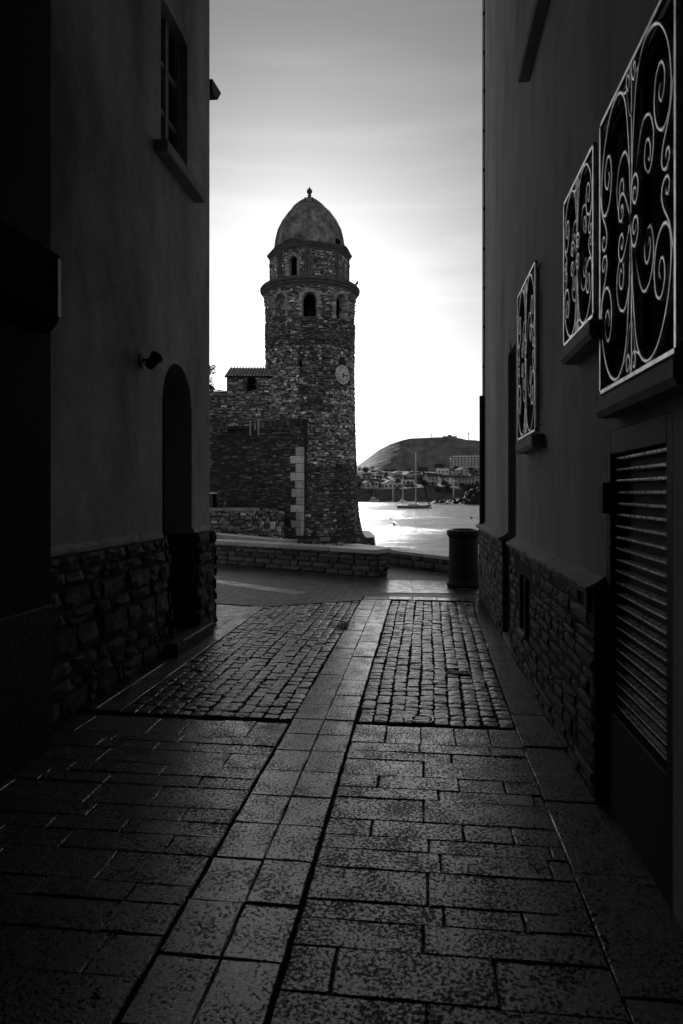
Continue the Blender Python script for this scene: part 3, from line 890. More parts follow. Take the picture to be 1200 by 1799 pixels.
# scrolled grilles, quarter pattern mirrored both ways
def quarter(w, h):
    """half-width w, half-height h; curves in (u, v) with the middle of the grille at the origin"""
    A = [(.012, .00), (.022, .20), (.06, .50), (.16, .82), (.36, .965), (.62, .93), (.84, .74), (.93, .50), (.90, .33), (.78, .265), (.64, .33), (.58, .47), (.62, .62), (.72, .66), (.80, .58), (.79, .48), (.72, .44), (.67, .50), (.70, .55)]
    B = [(.012, .00), (.03, .14), (.10, .36), (.24, .52), (.40, .50), (.49, .38), (.485, .26), (.42, .17), (.33, .18), (.28, .27), (.31, .36), (.38, .36), (.42, .29), (.39, .23), (.35, .26)]
    C = [(.012, .00), (.04, .09), (.12, .20), (.21, .215), (.27, .15), (.25, .07), (.18, .045), (.13, .09), (.16, .14), (.20, .13), (.20, .10)]
    E = [(.975, .46), (.90, .30), (.78, .18), (.74, .10), (.77, .04), (.85, .025), (.90, .07), (.88, .12), (.83, .115), (.82, .085)]
    Tp = [(.0, .66), (.05, .70), (.12, .86), (.20, .89), (.28, .94)]
    Ts = [(.015, .98), (.03, .90), (.08, .86), (.12, .90), (.11, .955), (.07, .955), (.065, .92)]
    return [[(u * w, v * h) for u, v in c] for c in (A, B, C, E, Tp, Ts)]
def grille(y0, y1, z0, z1, X, label, r=.0062):
    cy, cz = (y0 + y1) / 2, (z0 + z1) / 2
    w, h = (y1 - y0) / 2, (z1 - z0) / 2
    f = MB()
    for a, b in (((y0, z0), (y1, z0)), ((y0, z1), (y1, z1)), ((y0, z0), (y0, z1)), ((y1, z0), (y1, z1))):
        f.box((X - .010, min(a[0], b[0]) - .009, min(a[1], b[1]) - .009), (X + .010, max(a[0], b[0]) + .009, max(a[1], b[1]) + .009))
    g = f.build("window_grille", M['iron'], HR); g["label"] = label
    for y in (y0, y1):
        for z in (z0 + .04, z1 - .04):
            b = MB(); b.tube([(X, y, z), (XR + .02, y, z)], .007, 6); b.build("fixing_bar", M['iron'], g)
    b = MB(); b.tube([(X, cy, cz - h), (X, cy, cz - h * .36)], .008, 6); b.build("centre_bar", M['iron'], g)
    b = MB(); b.tube([(X, cy, cz + h), (X, cy, cz + h * .36)], .008, 6); b.build("centre_bar", M['iron'], g)
    b = MB(); b.tube([(X, cy, cz - h * .30), (X, cy, cz - h * .1), (X, cy, cz), (X, cy, cz + h * .1), (X, cy, cz + h * .30)], [.006, .013, .017, .013, .006], 8); b.build("spindle", M['iron'], g)
    for ci, c in enumerate(quarter(w, h)):
        for su in (-1, 1):
            for sv in (-1, 1):
                c2_ = catmull([(0, u, v) for u, v in c], 6)
                pts_ = [(X + (.012 if ci in (1, 2) else 0) * (1 if ci == 1 else -1) * min(1, i / 12), cy + su * p.y, cz + sv * p.z) for i, p in enumerate(c2_)]
                rr = [r * (1.0 if i < len(pts_) * .8 else 1.0 - .3 * (i / len(pts_) - .8) / .2) for i in range(len(pts_))]
                m_ = MB(); m_.tube(pts_, rr, 6)
                if ci < 4:
                    e = pts_[-1]; m_.lathe([(.001, -.009), (.008, -.004), (.009, .003), (.001, .009)], 8, e)
                m_.build("scroll", M['iron'], g, True)
    return g
grille(2.59, 3.64, 2.12, 3.488, XR - .035, "largest, nearest wrought-iron window grille", .011)
grille(3.785, 4.545, 2.557, 3.467, XR - .035, "small square grille between the two tall ones", .0095)
grille(5.68, 6.70, 2.12, 3.482, XR - .035, "farthest wrought-iron grille nearest the doorway", .010)

# louvred metal door under the nearest grille
Xd = XR + .055
pb = MB(); pb.box((Xd + .012, LD['y0'], 0), (Xd + .03, LD['y1'], LD['zt'])); door = pb.build("louvred_door", M['black_iron'], HR)
for a, b in (((LD['y0'], 0), (LD['y0'] + .07, 1.92)), ((LD['y1'] - .07, 0), (LD['y1'], 1.92)), ((LD['y0'] + .07, 1.80), (LD['y1'] - .07, 1.92)), ((LD['y0'] + .07, 0.0), (LD['y1'] - .07, .50))):
    q = MB(); q.bevel_box((Xd - .055, a[0], a[1]), (Xd + .012, b[0], b[1]), .004); q.build("frame", M['black_iron'], door)
sl = MB()
sec = [(-.030, -.002), (-.024, -.009), (-.010, -.008), (.006, .002), (.004, .008), (-.012, .002), (-.024, .004), (-.030, .003)]
sl.add([(a, -.5, b) for a, b in sec] + [(a, .5, b) for a, b in sec], [tuple(range(8)), tuple(range(15, 7, -1))] + [(k, (k + 1) % 8, 8 + (k + 1) % 8, 8 + k) for k in range(8)])
slat_me = mesh_of("slat", sl.v, sl.f, M['slat'])
nsl = 23
for i in range(nsl):
    z = .535 + i * (1.245 / (nsl - 1))
    put("slat", slat_me, None, door, Matrix.Translation((Xd - .004, (LD['y0'] + LD['y1']) / 2, z)) @ Matrix.Rotation(rng.uniform(-.006, .006), 4, 'X') @ Matrix.Rotation(rng.uniform(-.05, .05), 4, 'Y') @ Matrix.Diagonal((1, LD['y1'] - LD['y0'] - .14, 1, 1)))
q = MB(); q.bevel_box((XR - .035, 3.62, 1.50), (XR + .04, 3.70, 1.66), .004); q.build("hinge_block", M['black_iron'], door)
q = MB(); q.tube([(XR + .02, 3.665, 1.16), (XR + .02, 3.665, 1.44)], .008, 6); q.build("lit_jamb_strip", M['mast'], door)  # thin lit strip on the jamb, painted as a pale rod

# recessed door farther along
q = MB(); q.box((XR + .26, DR['y0'], 0), (XR + .31, DR['y1'], DR['zt'])); dd = q.build("door", M['wood_dark'], HR)
for z0_, z1_ in ((.25, 1.2), (1.35, 2.3), (2.45, 3.0)):
    q = MB(); q.bevel_box((XR + .24, DR['y0'] + .12, z0_), (XR + .262, DR['y1'] - .12, z1_), .01); q.build("panel", M['wood_dark'], dd)
q = MB(); q.bevel_box((XR - .06, DR['y0'] - .01, 0), (XR + .3, DR['y1'] + .01, .06), .008); q.build("threshold", M['sill'], HR)
q = MB(); q.tube([WX(897, 618, XR - .03), WX(897, 603, XR - .03)], .012, 6); q.build("light_rod", M['mast'], HR)  # small light rod high beside the doorway, a tiny bulb

# cable with clips down the far corner and its guard pipe
cab = []
for i in range(46):
    z = 1.15 + i * .2
    cab.append((XR - .012, 10.62 + .012 * math.sin(i * .7) + rng.uniform(-.006, .006), z))
cb = MB(); cb.tube(cab, .010, 5); co = cb.build("cable", M['black_iron']); tag(co, "thin black cable clipped down the right house's far corner", "cable")
for i in range(3, 46, 3):
    q = MB(); q.box((XR - .03, cab[i][1] - .022, cab[i][2] - .018), (XR, cab[i][1] + .022, cab[i][2] + .018)); q.build("clip", M['black_iron'], co)
q = MB(); q.tube([(XR - .045, 10.62, 1.14), (XR - .045, 10.62, 2.1), (XR - .045, 10.62, 3.1)], .04, 10); q.build("guard_pipe", M['black_iron'], co)

# ================================================================== LEFT HOUSE
HL = empty("corner_house", (-5.0, 7.0, 0), "pale rendered corner house on the left with arched doorway and rubble base", "house")
AD = dict(y0=6.615, y1=7.50, zb=0.12, zt=2.99, arch=.46, depth=.38)
WL = dict(y0=6.58, y1=7.36, zb=5.08, zt=6.62, arch=.03, depth=.16)
wall_along_y("wall", XL, 4.0, 8.12, -.02, 13.0, [dict(AD, zb=-.02), WL], 1, M['plaster_l'], HL, arc=(.24, 6.0))
q = MB(); q.box((-9, 3.9, 13.0), (XL + .4, 8.7, 13.2)); q.build("roof", M['tile'], HL)
q = MB(); q.box((-8.8, 4.1, 0), (XL - .45, 8.2, 12.9)); q.build("interior", M['void'], HL)
# ragged lower edge of the render over the stones
for ya, yb in ((4.14, 6.60), (7.515, 8.12)):
    n_ = int((yb - ya) / .04); vs = []
    for i in range(n_ + 1):
        y_ = ya + (yb - ya) * i / n_; k_ = mnoise.noise(Vector((y_ * 5, 1.3, 0))) * .035 + mnoise.noise(Vector((y_ * 19, 4.1, 0))) * .02
        vs += [(XL + .001, y_, 1.225 + k_ * .5), (XL + .022, y_, 1.19 + k_), (XL + .026, y_, 1.16 + k_), (XL + .01, y_, 1.12 + k_)]
    fs = [(i * 4 + k, i * 4 + k + 1, i * 4 + k + 5, i * 4 + k + 4) for i in range(n_) for k in range(3)]
    mk("render_edge", vs, fs, M['plaster_l'], HL)
# door leaf
q = MB(); q.box((XL - .37, AD['y0'] - .05, 0), (XL - .33, AD['y1'] + .05, 3.1)); ld = q.build("door", M['wood_dark'], HL)
for i in range(5):
    y = AD['y0'] + .03 + i * .165
    q = MB(); q.bevel_box((XL - .33, y, .14), (XL - .312, y + .155, 2.9), .006); q.build("plank", M['wood_dark'], ld)
q = MB(); q.lathe([(.004, -.02), (.03, -.01), (.03, .01), (.004, .02)], 10, (XL - .28, AD['y0'] + .1, 1.15)); q.build("handle", M['black_iron'], ld)
# step
v, f = slab_mesh(0, 0, 0, 0, h=.14, c=.012, jit=.012, tilt=.004, xl=[(XL - .32, 6.50), (XL + .22, 6.50), (XL + .22, 7.62), (XL - .32, 7.62)])
o = mk("doorstep", v, f, M['plinth_l'], HL); o.location.z = .12
v, f = slab_mesh(0, 0, 0, 0, h=.006, c=.003, jit=.004, tilt=.0, xl=[(XL + .195, 6.62), (XL + .222, 6.62), (XL + .222, 7.60), (XL + .195, 7.60)])
e_ = mk("lit_step_edge", v, f, M['lit_strip'], o); e_.location.z = .128  # light along the step's top edge, painted as a pale strip
# rubble base of single stones, wrapping the corner
for ya, yb, sd in ((4.2, 6.60, 11), (7.515, 8.10, 12)):
    b = MB(); b.box((XL - .005, ya, -.02), (XL + .062, yb, 1.16)); base = b.build("stone_base", M['mortar'], HL)
    stone_wall(base, XL + .045, 1, ya, yb, 0.0, 1.16, .16, .25, .085, stone_pool_l, sd, None, .010)
cb_ = MB(); cb_.lathe([(.30, -.02), (.30, 1.14)], 20, (XL - .24, 8.12, 0)); base = cb_.build("stone_base", M['mortar'], HL)
r = random.Random(31)
for zi in range(8):
    z = .07 + zi * .142
    a = -.05 + r.uniform(0, .3)
    while a < 1.75:
        w = r.uniform(.35, .75)
        mw = Matrix.Translation((XL - .24 + 0.285 * math.cos(a + w / 2), 8.12 + 0.285 * math.sin(a + w / 2), z)) @ Matrix.Rotation(a + w / 2, 4, 'Z') @ Matrix.Diagonal((.10, w * .28, .135 * r.uniform(.8, 1.1), 1))
        put("stone", stone_pool_l[r.randrange(12)], None, base, mw); a += w
b = MB(); b.box((-9, 8.36, -.02), (XL - .24, 8.40, 1.15)); b.build("stone_base", M['mortar'], HL)
# reveal stones inside the doorway
for y, sg in ((7.50, -1), (6.615, 1)):
    b = MB(); b.box((XL - .36, min(y, y + sg * .03), 0), (XL + .03, max(y, y + sg * .03), 1.15)); jb = b.build("door_jamb", M['mortar'], HL)
    z = .13
    while z < 1.1:
        h = r.uniform(.12, .24); x = XL - .33
        while x < XL:
            w = r.uniform(.15, .26)
            mw = Matrix.Translation((x + w / 2, y + sg * .04, z + h / 2)) @ Matrix.Rotation(sg * math.pi / 2, 4, 'Z') @ Matrix.Diagonal((.06, w * .94, h * .92, 1))
            put("stone", stone_pool_l[r.randrange(12)], None, jb, mw); x += w
        z += h
# upper window: frame, muntins, panes, sill
X2 = XL - .15
q = MB(); q.box((X2 - .01, WL['y0'] - .02, WL['zb']), (X2, WL['y1'] + .02, WL['zt'] + .05)); win = q.build("window", M['glass'], HL)
for y0_, y1_ in ((WL['y0'], WL['y0'] + .06), (WL['y1'] - .06, WL['y1']), (6.94, 7.02)):
    q = MB(); q.box((X2, y0_, WL['zb']), (X2 + .06, y1_, WL['zt'] + .02)); q.build("frame", M['sill'], win)
for z in (WL['zb'] + .03, 5.6, 6.1):
    for y0_, y1_ in ((6.64, 6.94), (7.02, 7.30)):
        q = MB(); q.box((X2, y0_, z - .025), (X2 + .045, y1_, z + .025)); q.build("muntin", M['sill'], win)
q = MB(); q.bevel_box((XL - .14, 6.42, 4.95), (XL + .13, 7.62, 5.075), .01); q.build("sill", M['sill'], HL)
# pipe stain ridge / conduit low on the wall, and the lantern on its round plate
t = empty("wall_spotlight", (XL, 6.10, 2.84), "small dark spotlight on round plate left of the arched doorway", "lamp")
q = MB(); q.lathe([(.075, 0), (.075, .012), (.05, .02)], 18); q.build("back_plate", M['sill'], t, mw=Matrix.Translation((XL, 6.10, 2.84)) @ Matrix.Rotation(R(90), 4, 'Y'))
q = MB(); q.tube([(XL, 6.10, 2.84), (XL + .05, 6.10, 2.85), (XL + .07, 6.12, 2.83)], .014, 8); q.build("arm", M['black_iron'], t)
q = MB(); q.lathe([(.035, -.06), (.045, -.05), (.05, .03), (.068, .085), (.060, .085), (.01, .05)], 16); q.build("lamp_head", M['black_iron'], t, True, mw=Matrix.Translation((XL + .09, 6.13, 2.83)) @ Matrix.Rotation(R(-38), 4, 'X') @ Matrix.Rotation(R(20), 4, 'Y'))
# fitting that sticks out past the far corner, high up
t = empty("eave_lamp", (-2.72, 8.45, 6.75), "small dark lamp bracket jutting past the left house's far corner", "lamp")
q = MB(); q.add([(-2.80, 8.40, 6.86), (-2.64, 8.40, 6.86), (-2.64, 8.78, 6.90), (-2.80, 8.78, 6.90), (-2.80, 8.40, 6.70), (-2.64, 8.40, 6.70), (-2.64, 8.62, 6.72), (-2.80, 8.62, 6.72)], [(0, 1, 2, 3), (7, 6, 5, 4), (0, 4, 5, 1), (1, 5, 6, 2), (2, 6, 7, 3), (3, 7, 4, 0)]); q.build("lamp_head", M['black_iron'], t)
q = MB(); q.tube([(-2.72, 8.34, 6.62), (-2.72, 8.46, 6.62), (-2.72, 8.5, 6.72)], .02, 8); q.build("arm", M['black_iron'], t)

# nearer house on the left, dark, with a rolled awning in its case
HN = empty("dark_house", (-5, 0, 0), "nearly black house wall at the left edge, beside the pale corner house", "house")
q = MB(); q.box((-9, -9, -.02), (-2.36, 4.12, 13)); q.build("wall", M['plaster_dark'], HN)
q = MB(); q.bevel_box((-2.365, -9, 0), (-2.33, 4.10, .9), .01); q.build("base_band", M['plinth_l'], HN)
q = MB()
prof = [(-.09, 0), (-.09, .46), (0, .50), (.02, .48), (.02, .10), (-.01, .04), (-.05, 0)]
v = [(-2.265 + a, y, 2.60 + b) for y in (1.2, 4.02) for a, b in prof]; n = len(prof)
q.add(v, [tuple(range(n)), tuple(range(2 * n - 1, n - 1, -1))] + [(i, (i + 1) % n, n + (i + 1) % n, n + i) for i in range(n)])
aw = q.build("awning_case", M['void']); e_ = MB(); e_.box((-2.246, 3.99, 2.70), (-2.238, 4.026, 3.06)); e_.build("lit_case_edge", M['mast'], aw)  # light on the case's end edge painted as a thin pale piece
tag(aw, "rolled awning case fixed to the dark house wall at left", "awning")

# added unseen ceiling and end wall, shaped to block high sky and darken the lane
q = MB()
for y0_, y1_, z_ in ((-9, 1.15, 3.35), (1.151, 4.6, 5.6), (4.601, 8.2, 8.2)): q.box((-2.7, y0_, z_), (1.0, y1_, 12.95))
o = q.build("sky_block_ceiling", M['plaster_dark']); tag(o, kind="structure")
q = MB(); q.box((-2.6, -9.3, -.02), (1.2, -9.0, 13.0)); o = q.build("sky_block_end", M['plaster_dark']); tag(o, kind="structure")

# ================================================================== PROMENADE FURNITURE
FR = Matrix.Rotation(TH, 4, 'Z')          # frame aligned with the view
# litter bin
bp_ = G(814.5, 1031)
t = empty("litter_bin", (bp_.x, bp_.y, 0), "black cylindrical litter bin at the lane's end beside the right house", "litter bin")
T0 = Matrix.Translation((bp_.x, bp_.y, 0))
q = MB(); q.lathe([(.275, 0), (.285, .02), (.285, .06), (.262, .09), (.252, .13)], 32); q.build("base", M['bin'], t, mw=T0)
q = MB(); q.lathe([(.250, .12), (.250, .52), (.256, .525), (.256, .545), (.250, .55), (.250, .86)], 32); q.build("body", M['bin'], t, mw=T0)
q = MB(); q.lathe([(.252, .85), (.268, .88), (.285, .90), (.285, .955), (.275, .975), (.20, .985), (.17, .985), (.16, .95), (.02, .95)], 32); q.build("rim", M['bin'], t, mw=T0)
q = MB(); q.tube([(.17 * math.cos(a), .17 * math.sin(a), .99) for a in [2 * math.pi * i / 24 for i in range(25)]], .012, 6); q.build("hoop", M['bin'], t, mw=T0)
for o in t.children: shade_auto(o, 35)
# dark scrap on the ground beside the bin
sp_ = G(815, 1036)
q = MB(); q.lathe([(.09, 0), (.11, .012), (.06, .03), (.01, .035)], 9); o = q.build("litter_scrap", M['wood_dark'], mw=Matrix.Translation((sp_.x, sp_.y - .05, 0)) @ Matrix.Diagonal((1.2, .6, 1, 1))); tag(o, "dark crumpled scrap lying in front of the black bin", "litter")

def course_wall(name, label, cat, A, B, th, h, cop_h, cop_over, ch, lw, seed, rough_end=None, cop_len=1.2):
    """low stone wall from A to B (front base line), single stones on its front and right end, coping slabs on top"""
    r = random.Random(seed)
    A = Vector((A.x, A.y, A.z)); B = Vector((B.x, B.y, B.z))
    L = (B - A).length; d = (B - A).normalized(); ang = math.atan2(d.y, d.x)
    root = empty(name, A, label, cat)
    m0 = Matrix.Translation(A) @ Matrix.Rotation(ang, 4, 'Z')       # x along, y away from viewer, z up
    q = MB(); q.box((0.03, 0.03, -.03), (L - .04, th, h - cop_h)); q.build("core", M['mortar'], root, mw=m0)
    z = 0.0
    n = 0
    while z < h - cop_h - .02:
        hh = min(ch * r.uniform(.7, 1.4), h - cop_h - z)
        if h - cop_h - (z + hh) < .04: hh = h - cop_h - z
        x = 0.0
        while x < L:
            w = min(lw * r.uniform(.5, 1.6), L - x)
            if L - x - w < .08: w = L - x
            mw = m0 @ Matrix.Translation((x + w / 2, .02 + r.uniform(-.012, .008), z + hh / 2)) @ Matrix.Rotation(-math.pi / 2, 4, 'Z') @ Matrix.Diagonal((.08, w - .016, hh - .014, 1))
            put("stone", low_pool[r.randrange(12)], None, root, mw); x += w; n += 1
        y = 0.06
        while y < th:
            w = min(lw * r.uniform(.5, 1.1), th - y)
            if th - y - w < .08: w = th - y
            mw = m0 @ Matrix.Translation((L - .02 + r.uniform(-.03, .02), y + w / 2, z + hh / 2)) @ Matrix.Diagonal((.09, w - .014, hh - .014, 1))
            put("stone", low_pool[r.randrange(12)], None, root, mw); y += w
        z += hh
    x = -.02
    while x < L:
        w = min(cop_len * r.uniform(.75, 1.25), L + cop_over - x)
        if L - x - w < .3: w = L + cop_over - x
        q = MB(); q.bevel_box((x + .004, -cop_over, h - cop_h + .002), (x + w - .004, th + cop_over, h + r.uniform(-.004, .004)), .010)
        q.build("coping_slab", M['coping'], root, mw=m0); x += w
    return root
low_pool = [mesh_of("stone", *unit_stone(200 + s, .05, .05, .10), M['low_stone']) for s in range(12)]
bA = V(-6.2, 18.0); bB = V(.66, 13.12)
course_wall("bench_wall", "low stone wall with pale coping across the lane's end", "low wall", bA, bB, .48, .53, .085, .035, .12, .34, 21)
course_wall("sea_parapet", "low parapet above the water behind the black bin", "parapet", V(0.05, 17.25), V(3.6, 11.65), .42, .33, .08, .03, .12, .36, 22)
course_wall("sea_parapet", "parapet end above the beach, behind the low coped wall at left", "parapet", V(-7.2, 25.5), V(-1.62, 18.7), .45, .33, .12, .03, .12, .36, 23)

# ================================================================== TOWER
TL, TD = -3.22, 70.0
TC = V(TL, TD, 0)
TW = empty("bell_tower", (TC.x, TC.y, -3.2), "round stone bell tower with octagonal top stage and dome", "tower")
prof_z = np.array([-3.6, -2.2, -0.8, 1.2, 4.0, 9.0, 14.0, 17.5, 21.0, 23.4])
prof_r = np.array([5.75, 5.35, 5.02, 4.86, 4.74, 4.55, 4.47, 4.52, 4.62, 4.66])
def shaft_map(U, W, N):
    """u = arc length at radius 4.6 from the viewer-facing line (right positive), v = height"""
    a = U / 4.6
    rr = np.interp(W, prof_z, prof_r) + N
    lat = TL + rr * np.sin(a); dep = TD - rr * np.cos(a)
    return lat * CS - dep * SN, lat * SN + dep * CS, W
# openings in (angle centre deg, half width m, z bottom, z spring, rise)
SH_OPEN = [(2.0, .72, 18.6, 20.3, .70), (45.0, .72, 18.7, 20.4, .70), (88, .72, 18.7, 20.4, .70), (-81, .72, 18.7, 20.4, .70)]
BLIND = (-37.0, .66, 18.8, 20.4, .66)
SLIT = (-9.5, .085, 13.65, 14.4, .02)
CLK = (47.5, .94, 13.3)     # angle, radius, height of the clock
def in_open(U, W, o, pad=0.0):
    c = R(o[0]) * 4.6
    du = np.abs(U - c)
    top = o[3] + np.sqrt(np.clip((o[1] + pad) ** 2 - du ** 2, 0, None)) * (o[4] / o[1])
    return (du < o[1] + pad) & (W > o[2] - pad * .3) & (W < top)
def shaft_skip(U, W):
    k = np.zeros(U.shape, bool)
    for o in SH_OPEN: k |= in_open(U, W, o, .16)
    k |= in_open(U, W, SLIT, .06)
    k |= in_open(U, W, BLIND, .05)
    c = R(CLK[0]) * 4.6
    k |= ((U - c) ** 2 + (W - CLK[2]) ** 2 < (CLK[1] + .08) ** 2)
    k |= in_open(U, W, (CLK[0], .62, 13.9, 14.5, .5), .1)
    return k
# mortar core with real openings
nu, nz = 240, 270
ug = np.linspace(-math.pi * 4.6, math.pi * 4.6, nu + 1); zg = np.linspace(-3.6, 22.5, nz + 1)
UU, ZZ = np.meshgrid(ug, zg)
x, y, z = shaft_map(UU, ZZ, np.zeros_like(UU) - .02)
verts = np.stack([x, y, z], -1).reshape(-1, 3)
cu, cz_ = (ug[:-1] + ug[1:]) / 2, (zg[:-1] + zg[1:]) / 2
CU, CZ = np.meshgrid(cu, cz_)
hole = np.zeros(CU.shape, bool)
for o in SH_OPEN + [SLIT]: hole |= in_open(CU, CZ, o, .02)
ii, jj = np.nonzero(~hole)
w_ = nu + 1
faces = np.stack([ii * w_ + jj, ii * w_ + jj + 1, (ii + 1) * w_ + jj + 1, (ii + 1) * w_ + jj], 1)
mk("shaft", verts, faces, M['rubble_bed'], TW)
def shaft_tone(U, W):
    t = np.ones_like(U)
    t *= np.where(W < 4.5, .42 + .10 * np.sin(U * 1.3), 1.0)             # damp, stained foot
    t *= np.where((W > 15.8) & (W < 19.2), .62, 1.0)
    t *= np.where((U > -1.0) & (U < 2.4) & (W > 9.5) & (W < 15.6), .55, 1.0)   # darker infill below the slit
    t *= np.where((U > -.6) & (U < .9) & (W > 16.5) & (W < 19.7), .7, 1.0)
    c_ = R(CLK[0]) * 4.6
    t *= np.where((U - c_) ** 2 + (W - CLK[2]) ** 2 < 1.6 ** 2, .5, 1.0)             # stones darkened round the clock to make its face look brighter
    return t
UM = math.pi * 4.6 * .78
rubble("shaft_stones", shaft_map, -UM, UM, 15.9, 21.7, .16, .34, .12, M['rubble'], TW, shaft_skip, shaft_tone, seed=2)
rubble("shaft_stones", shaft_map, -UM, UM, 4.0, 15.9, .23, .32, .12, M['rubble'], TW, shaft_skip, shaft_tone, seed=3)
rubble("shaft_stones", shaft_map, -UM, UM, -3.5, 4.0, .22, .34, .08, M['rubble'], TW, shaft_skip, shaft_tone, seed=4)
# voussoirs and jamb stones round the openings, reveals
def arch_ring(o, name, mapf, parent, scale=4.6, ln=.42, depth_in=.9, proud=.06, matk='rubble'):
    c = R(o[0]) * scale if scale else o[0]
    mb = MB(); tn = []
    def piece(p0, p1, q0, q1, h):
        P_ = []
        for n_ in (-depth_in, h):
            for (u_, v_) in (p0, p1, q1, q0):
                xx, yy, zz = mapf(np.array(u_), np.array(v_), np.array(n_)); P_.append((float(xx), float(yy), float(zz)))
        mb.add(P_, [(0, 1, 2, 3), (7, 6, 5, 4), (0, 4, 5, 1), (1, 5, 6, 2), (2, 6, 7, 3), (3, 7, 4, 0)])
        tn.extend([rng.uniform(.7, 1.5)] * 6)
    nv = 15
    for i in range(nv):
        a0, a1 = math.pi * i / nv + .02, math.pi * (i + 1) / nv - .02
        k = ln * rng.uniform(.7, 1.1)
        e = lambda a, r_: (c + (o[1] + r_) * math.cos(a), o[3] + (o[4] + r_) * math.sin(a))
        piece(e(a0, 0), e(a1, 0), e(a0, k), e(a1, k), proud * rng.uniform(.4, 1.2))
    for s in (-1, 1):
        z = o[2]
        while z < o[3] - .02:
            hh = min(rng.uniform(.10, .2), o[3] - z); k = rng.uniform(.2, .55)
            ua, ub = c + s * o[1], c + s * (o[1] + k)
            piece((ua, z + .008), (ua, z + hh - .008), (ub, z + .008), (ub, z + hh - .008), proud * rng.uniform(.2, 1.2)); z += hh
    ob = mb.build(name, M[matk], parent, tone=tn); ob["kind"] = "stuff"
    return ob
for o in SH_OPEN[:2]:
    arch_ring(o, "arch_stones", shaft_map, TW)
    s = MB(); c = R(o[0]) * 4.6
    P_ = []
    for n_ in (-.5, .12):
        for (u_, v_) in ((c - o[1] - .1, o[2] - .14), (c + o[1] + .1, o[2] - .14), (c + o[1] + .1, o[2]), (c - o[1] - .1, o[2])):
            xx, yy, zz = shaft_map(np.array(u_), np.array(v_), np.array(n_)); P_.append((float(xx), float(yy), float(zz)))
    s.add(P_, [(0, 1, 2, 3), (7, 6, 5, 4), (0, 4, 5, 1), (1, 5, 6, 2), (2, 6, 7, 3), (3, 7, 4, 0)])
    s.build("belfry_sill", M['dress'], TW)
arch_ring(BLIND, "arch_stones", shaft_map, TW, ln=.35, depth_in=.05)
rubble("blind_arch_infill", lambda U, W, N: shaft_map(U, W, N * .35), R(-37) * 4.6 - .66, R(-37) * 4.6 + .66, 18.8, 21.1, .17, .34, .10, M['rubble'], TW, lambda U, W: ~in_open(U, W, BLIND, -.03), lambda U, W: np.ones_like(U) * .6, seed=7)
# bells seen inside two openings
for (ad, nm) in ((2.0, "dark bronze bell in the tower's middle arched opening"), (45.0, "dark bronze bell in the tower's right arched opening")):
    a = R(ad); rr = 3.1
    c = V(TL + rr * math.sin(a), TD - rr * math.cos(a), 18.85)
    q = MB(); q.lathe([(.48, 0), (.46, .08), (.36, .3), (.30, .6), (.26, .75), (.12, .84), (.05, .95)], 18, c)
    q.box((c.x - 1.3, c.y - .06, c.z + .95), (c.x + 1.3, c.y + .06, c.z + 1.12))
    o = q.build("bell", M['black_iron'], None, True); tag(o, nm, "bell", "tower bells")
# floor and lining so that the belfry stays dark
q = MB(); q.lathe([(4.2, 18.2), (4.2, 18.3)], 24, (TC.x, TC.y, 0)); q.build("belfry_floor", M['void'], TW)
# round cornice
q = MB(); q.lathe([(4.5, 21.62), (4.72, 21.64), (4.76, 21.80), (4.90, 21.90), (4.93, 22.08), (5.08, 22.14), (5.10, 22.34), (5.00, 22.40), (4.98, 22.50), (4.6, 22.58), (1.0, 22.6)], 72, (TC.x, TC.y, 0)); shade_auto(q.build("round_cornice", M['dress'], TW), 30)

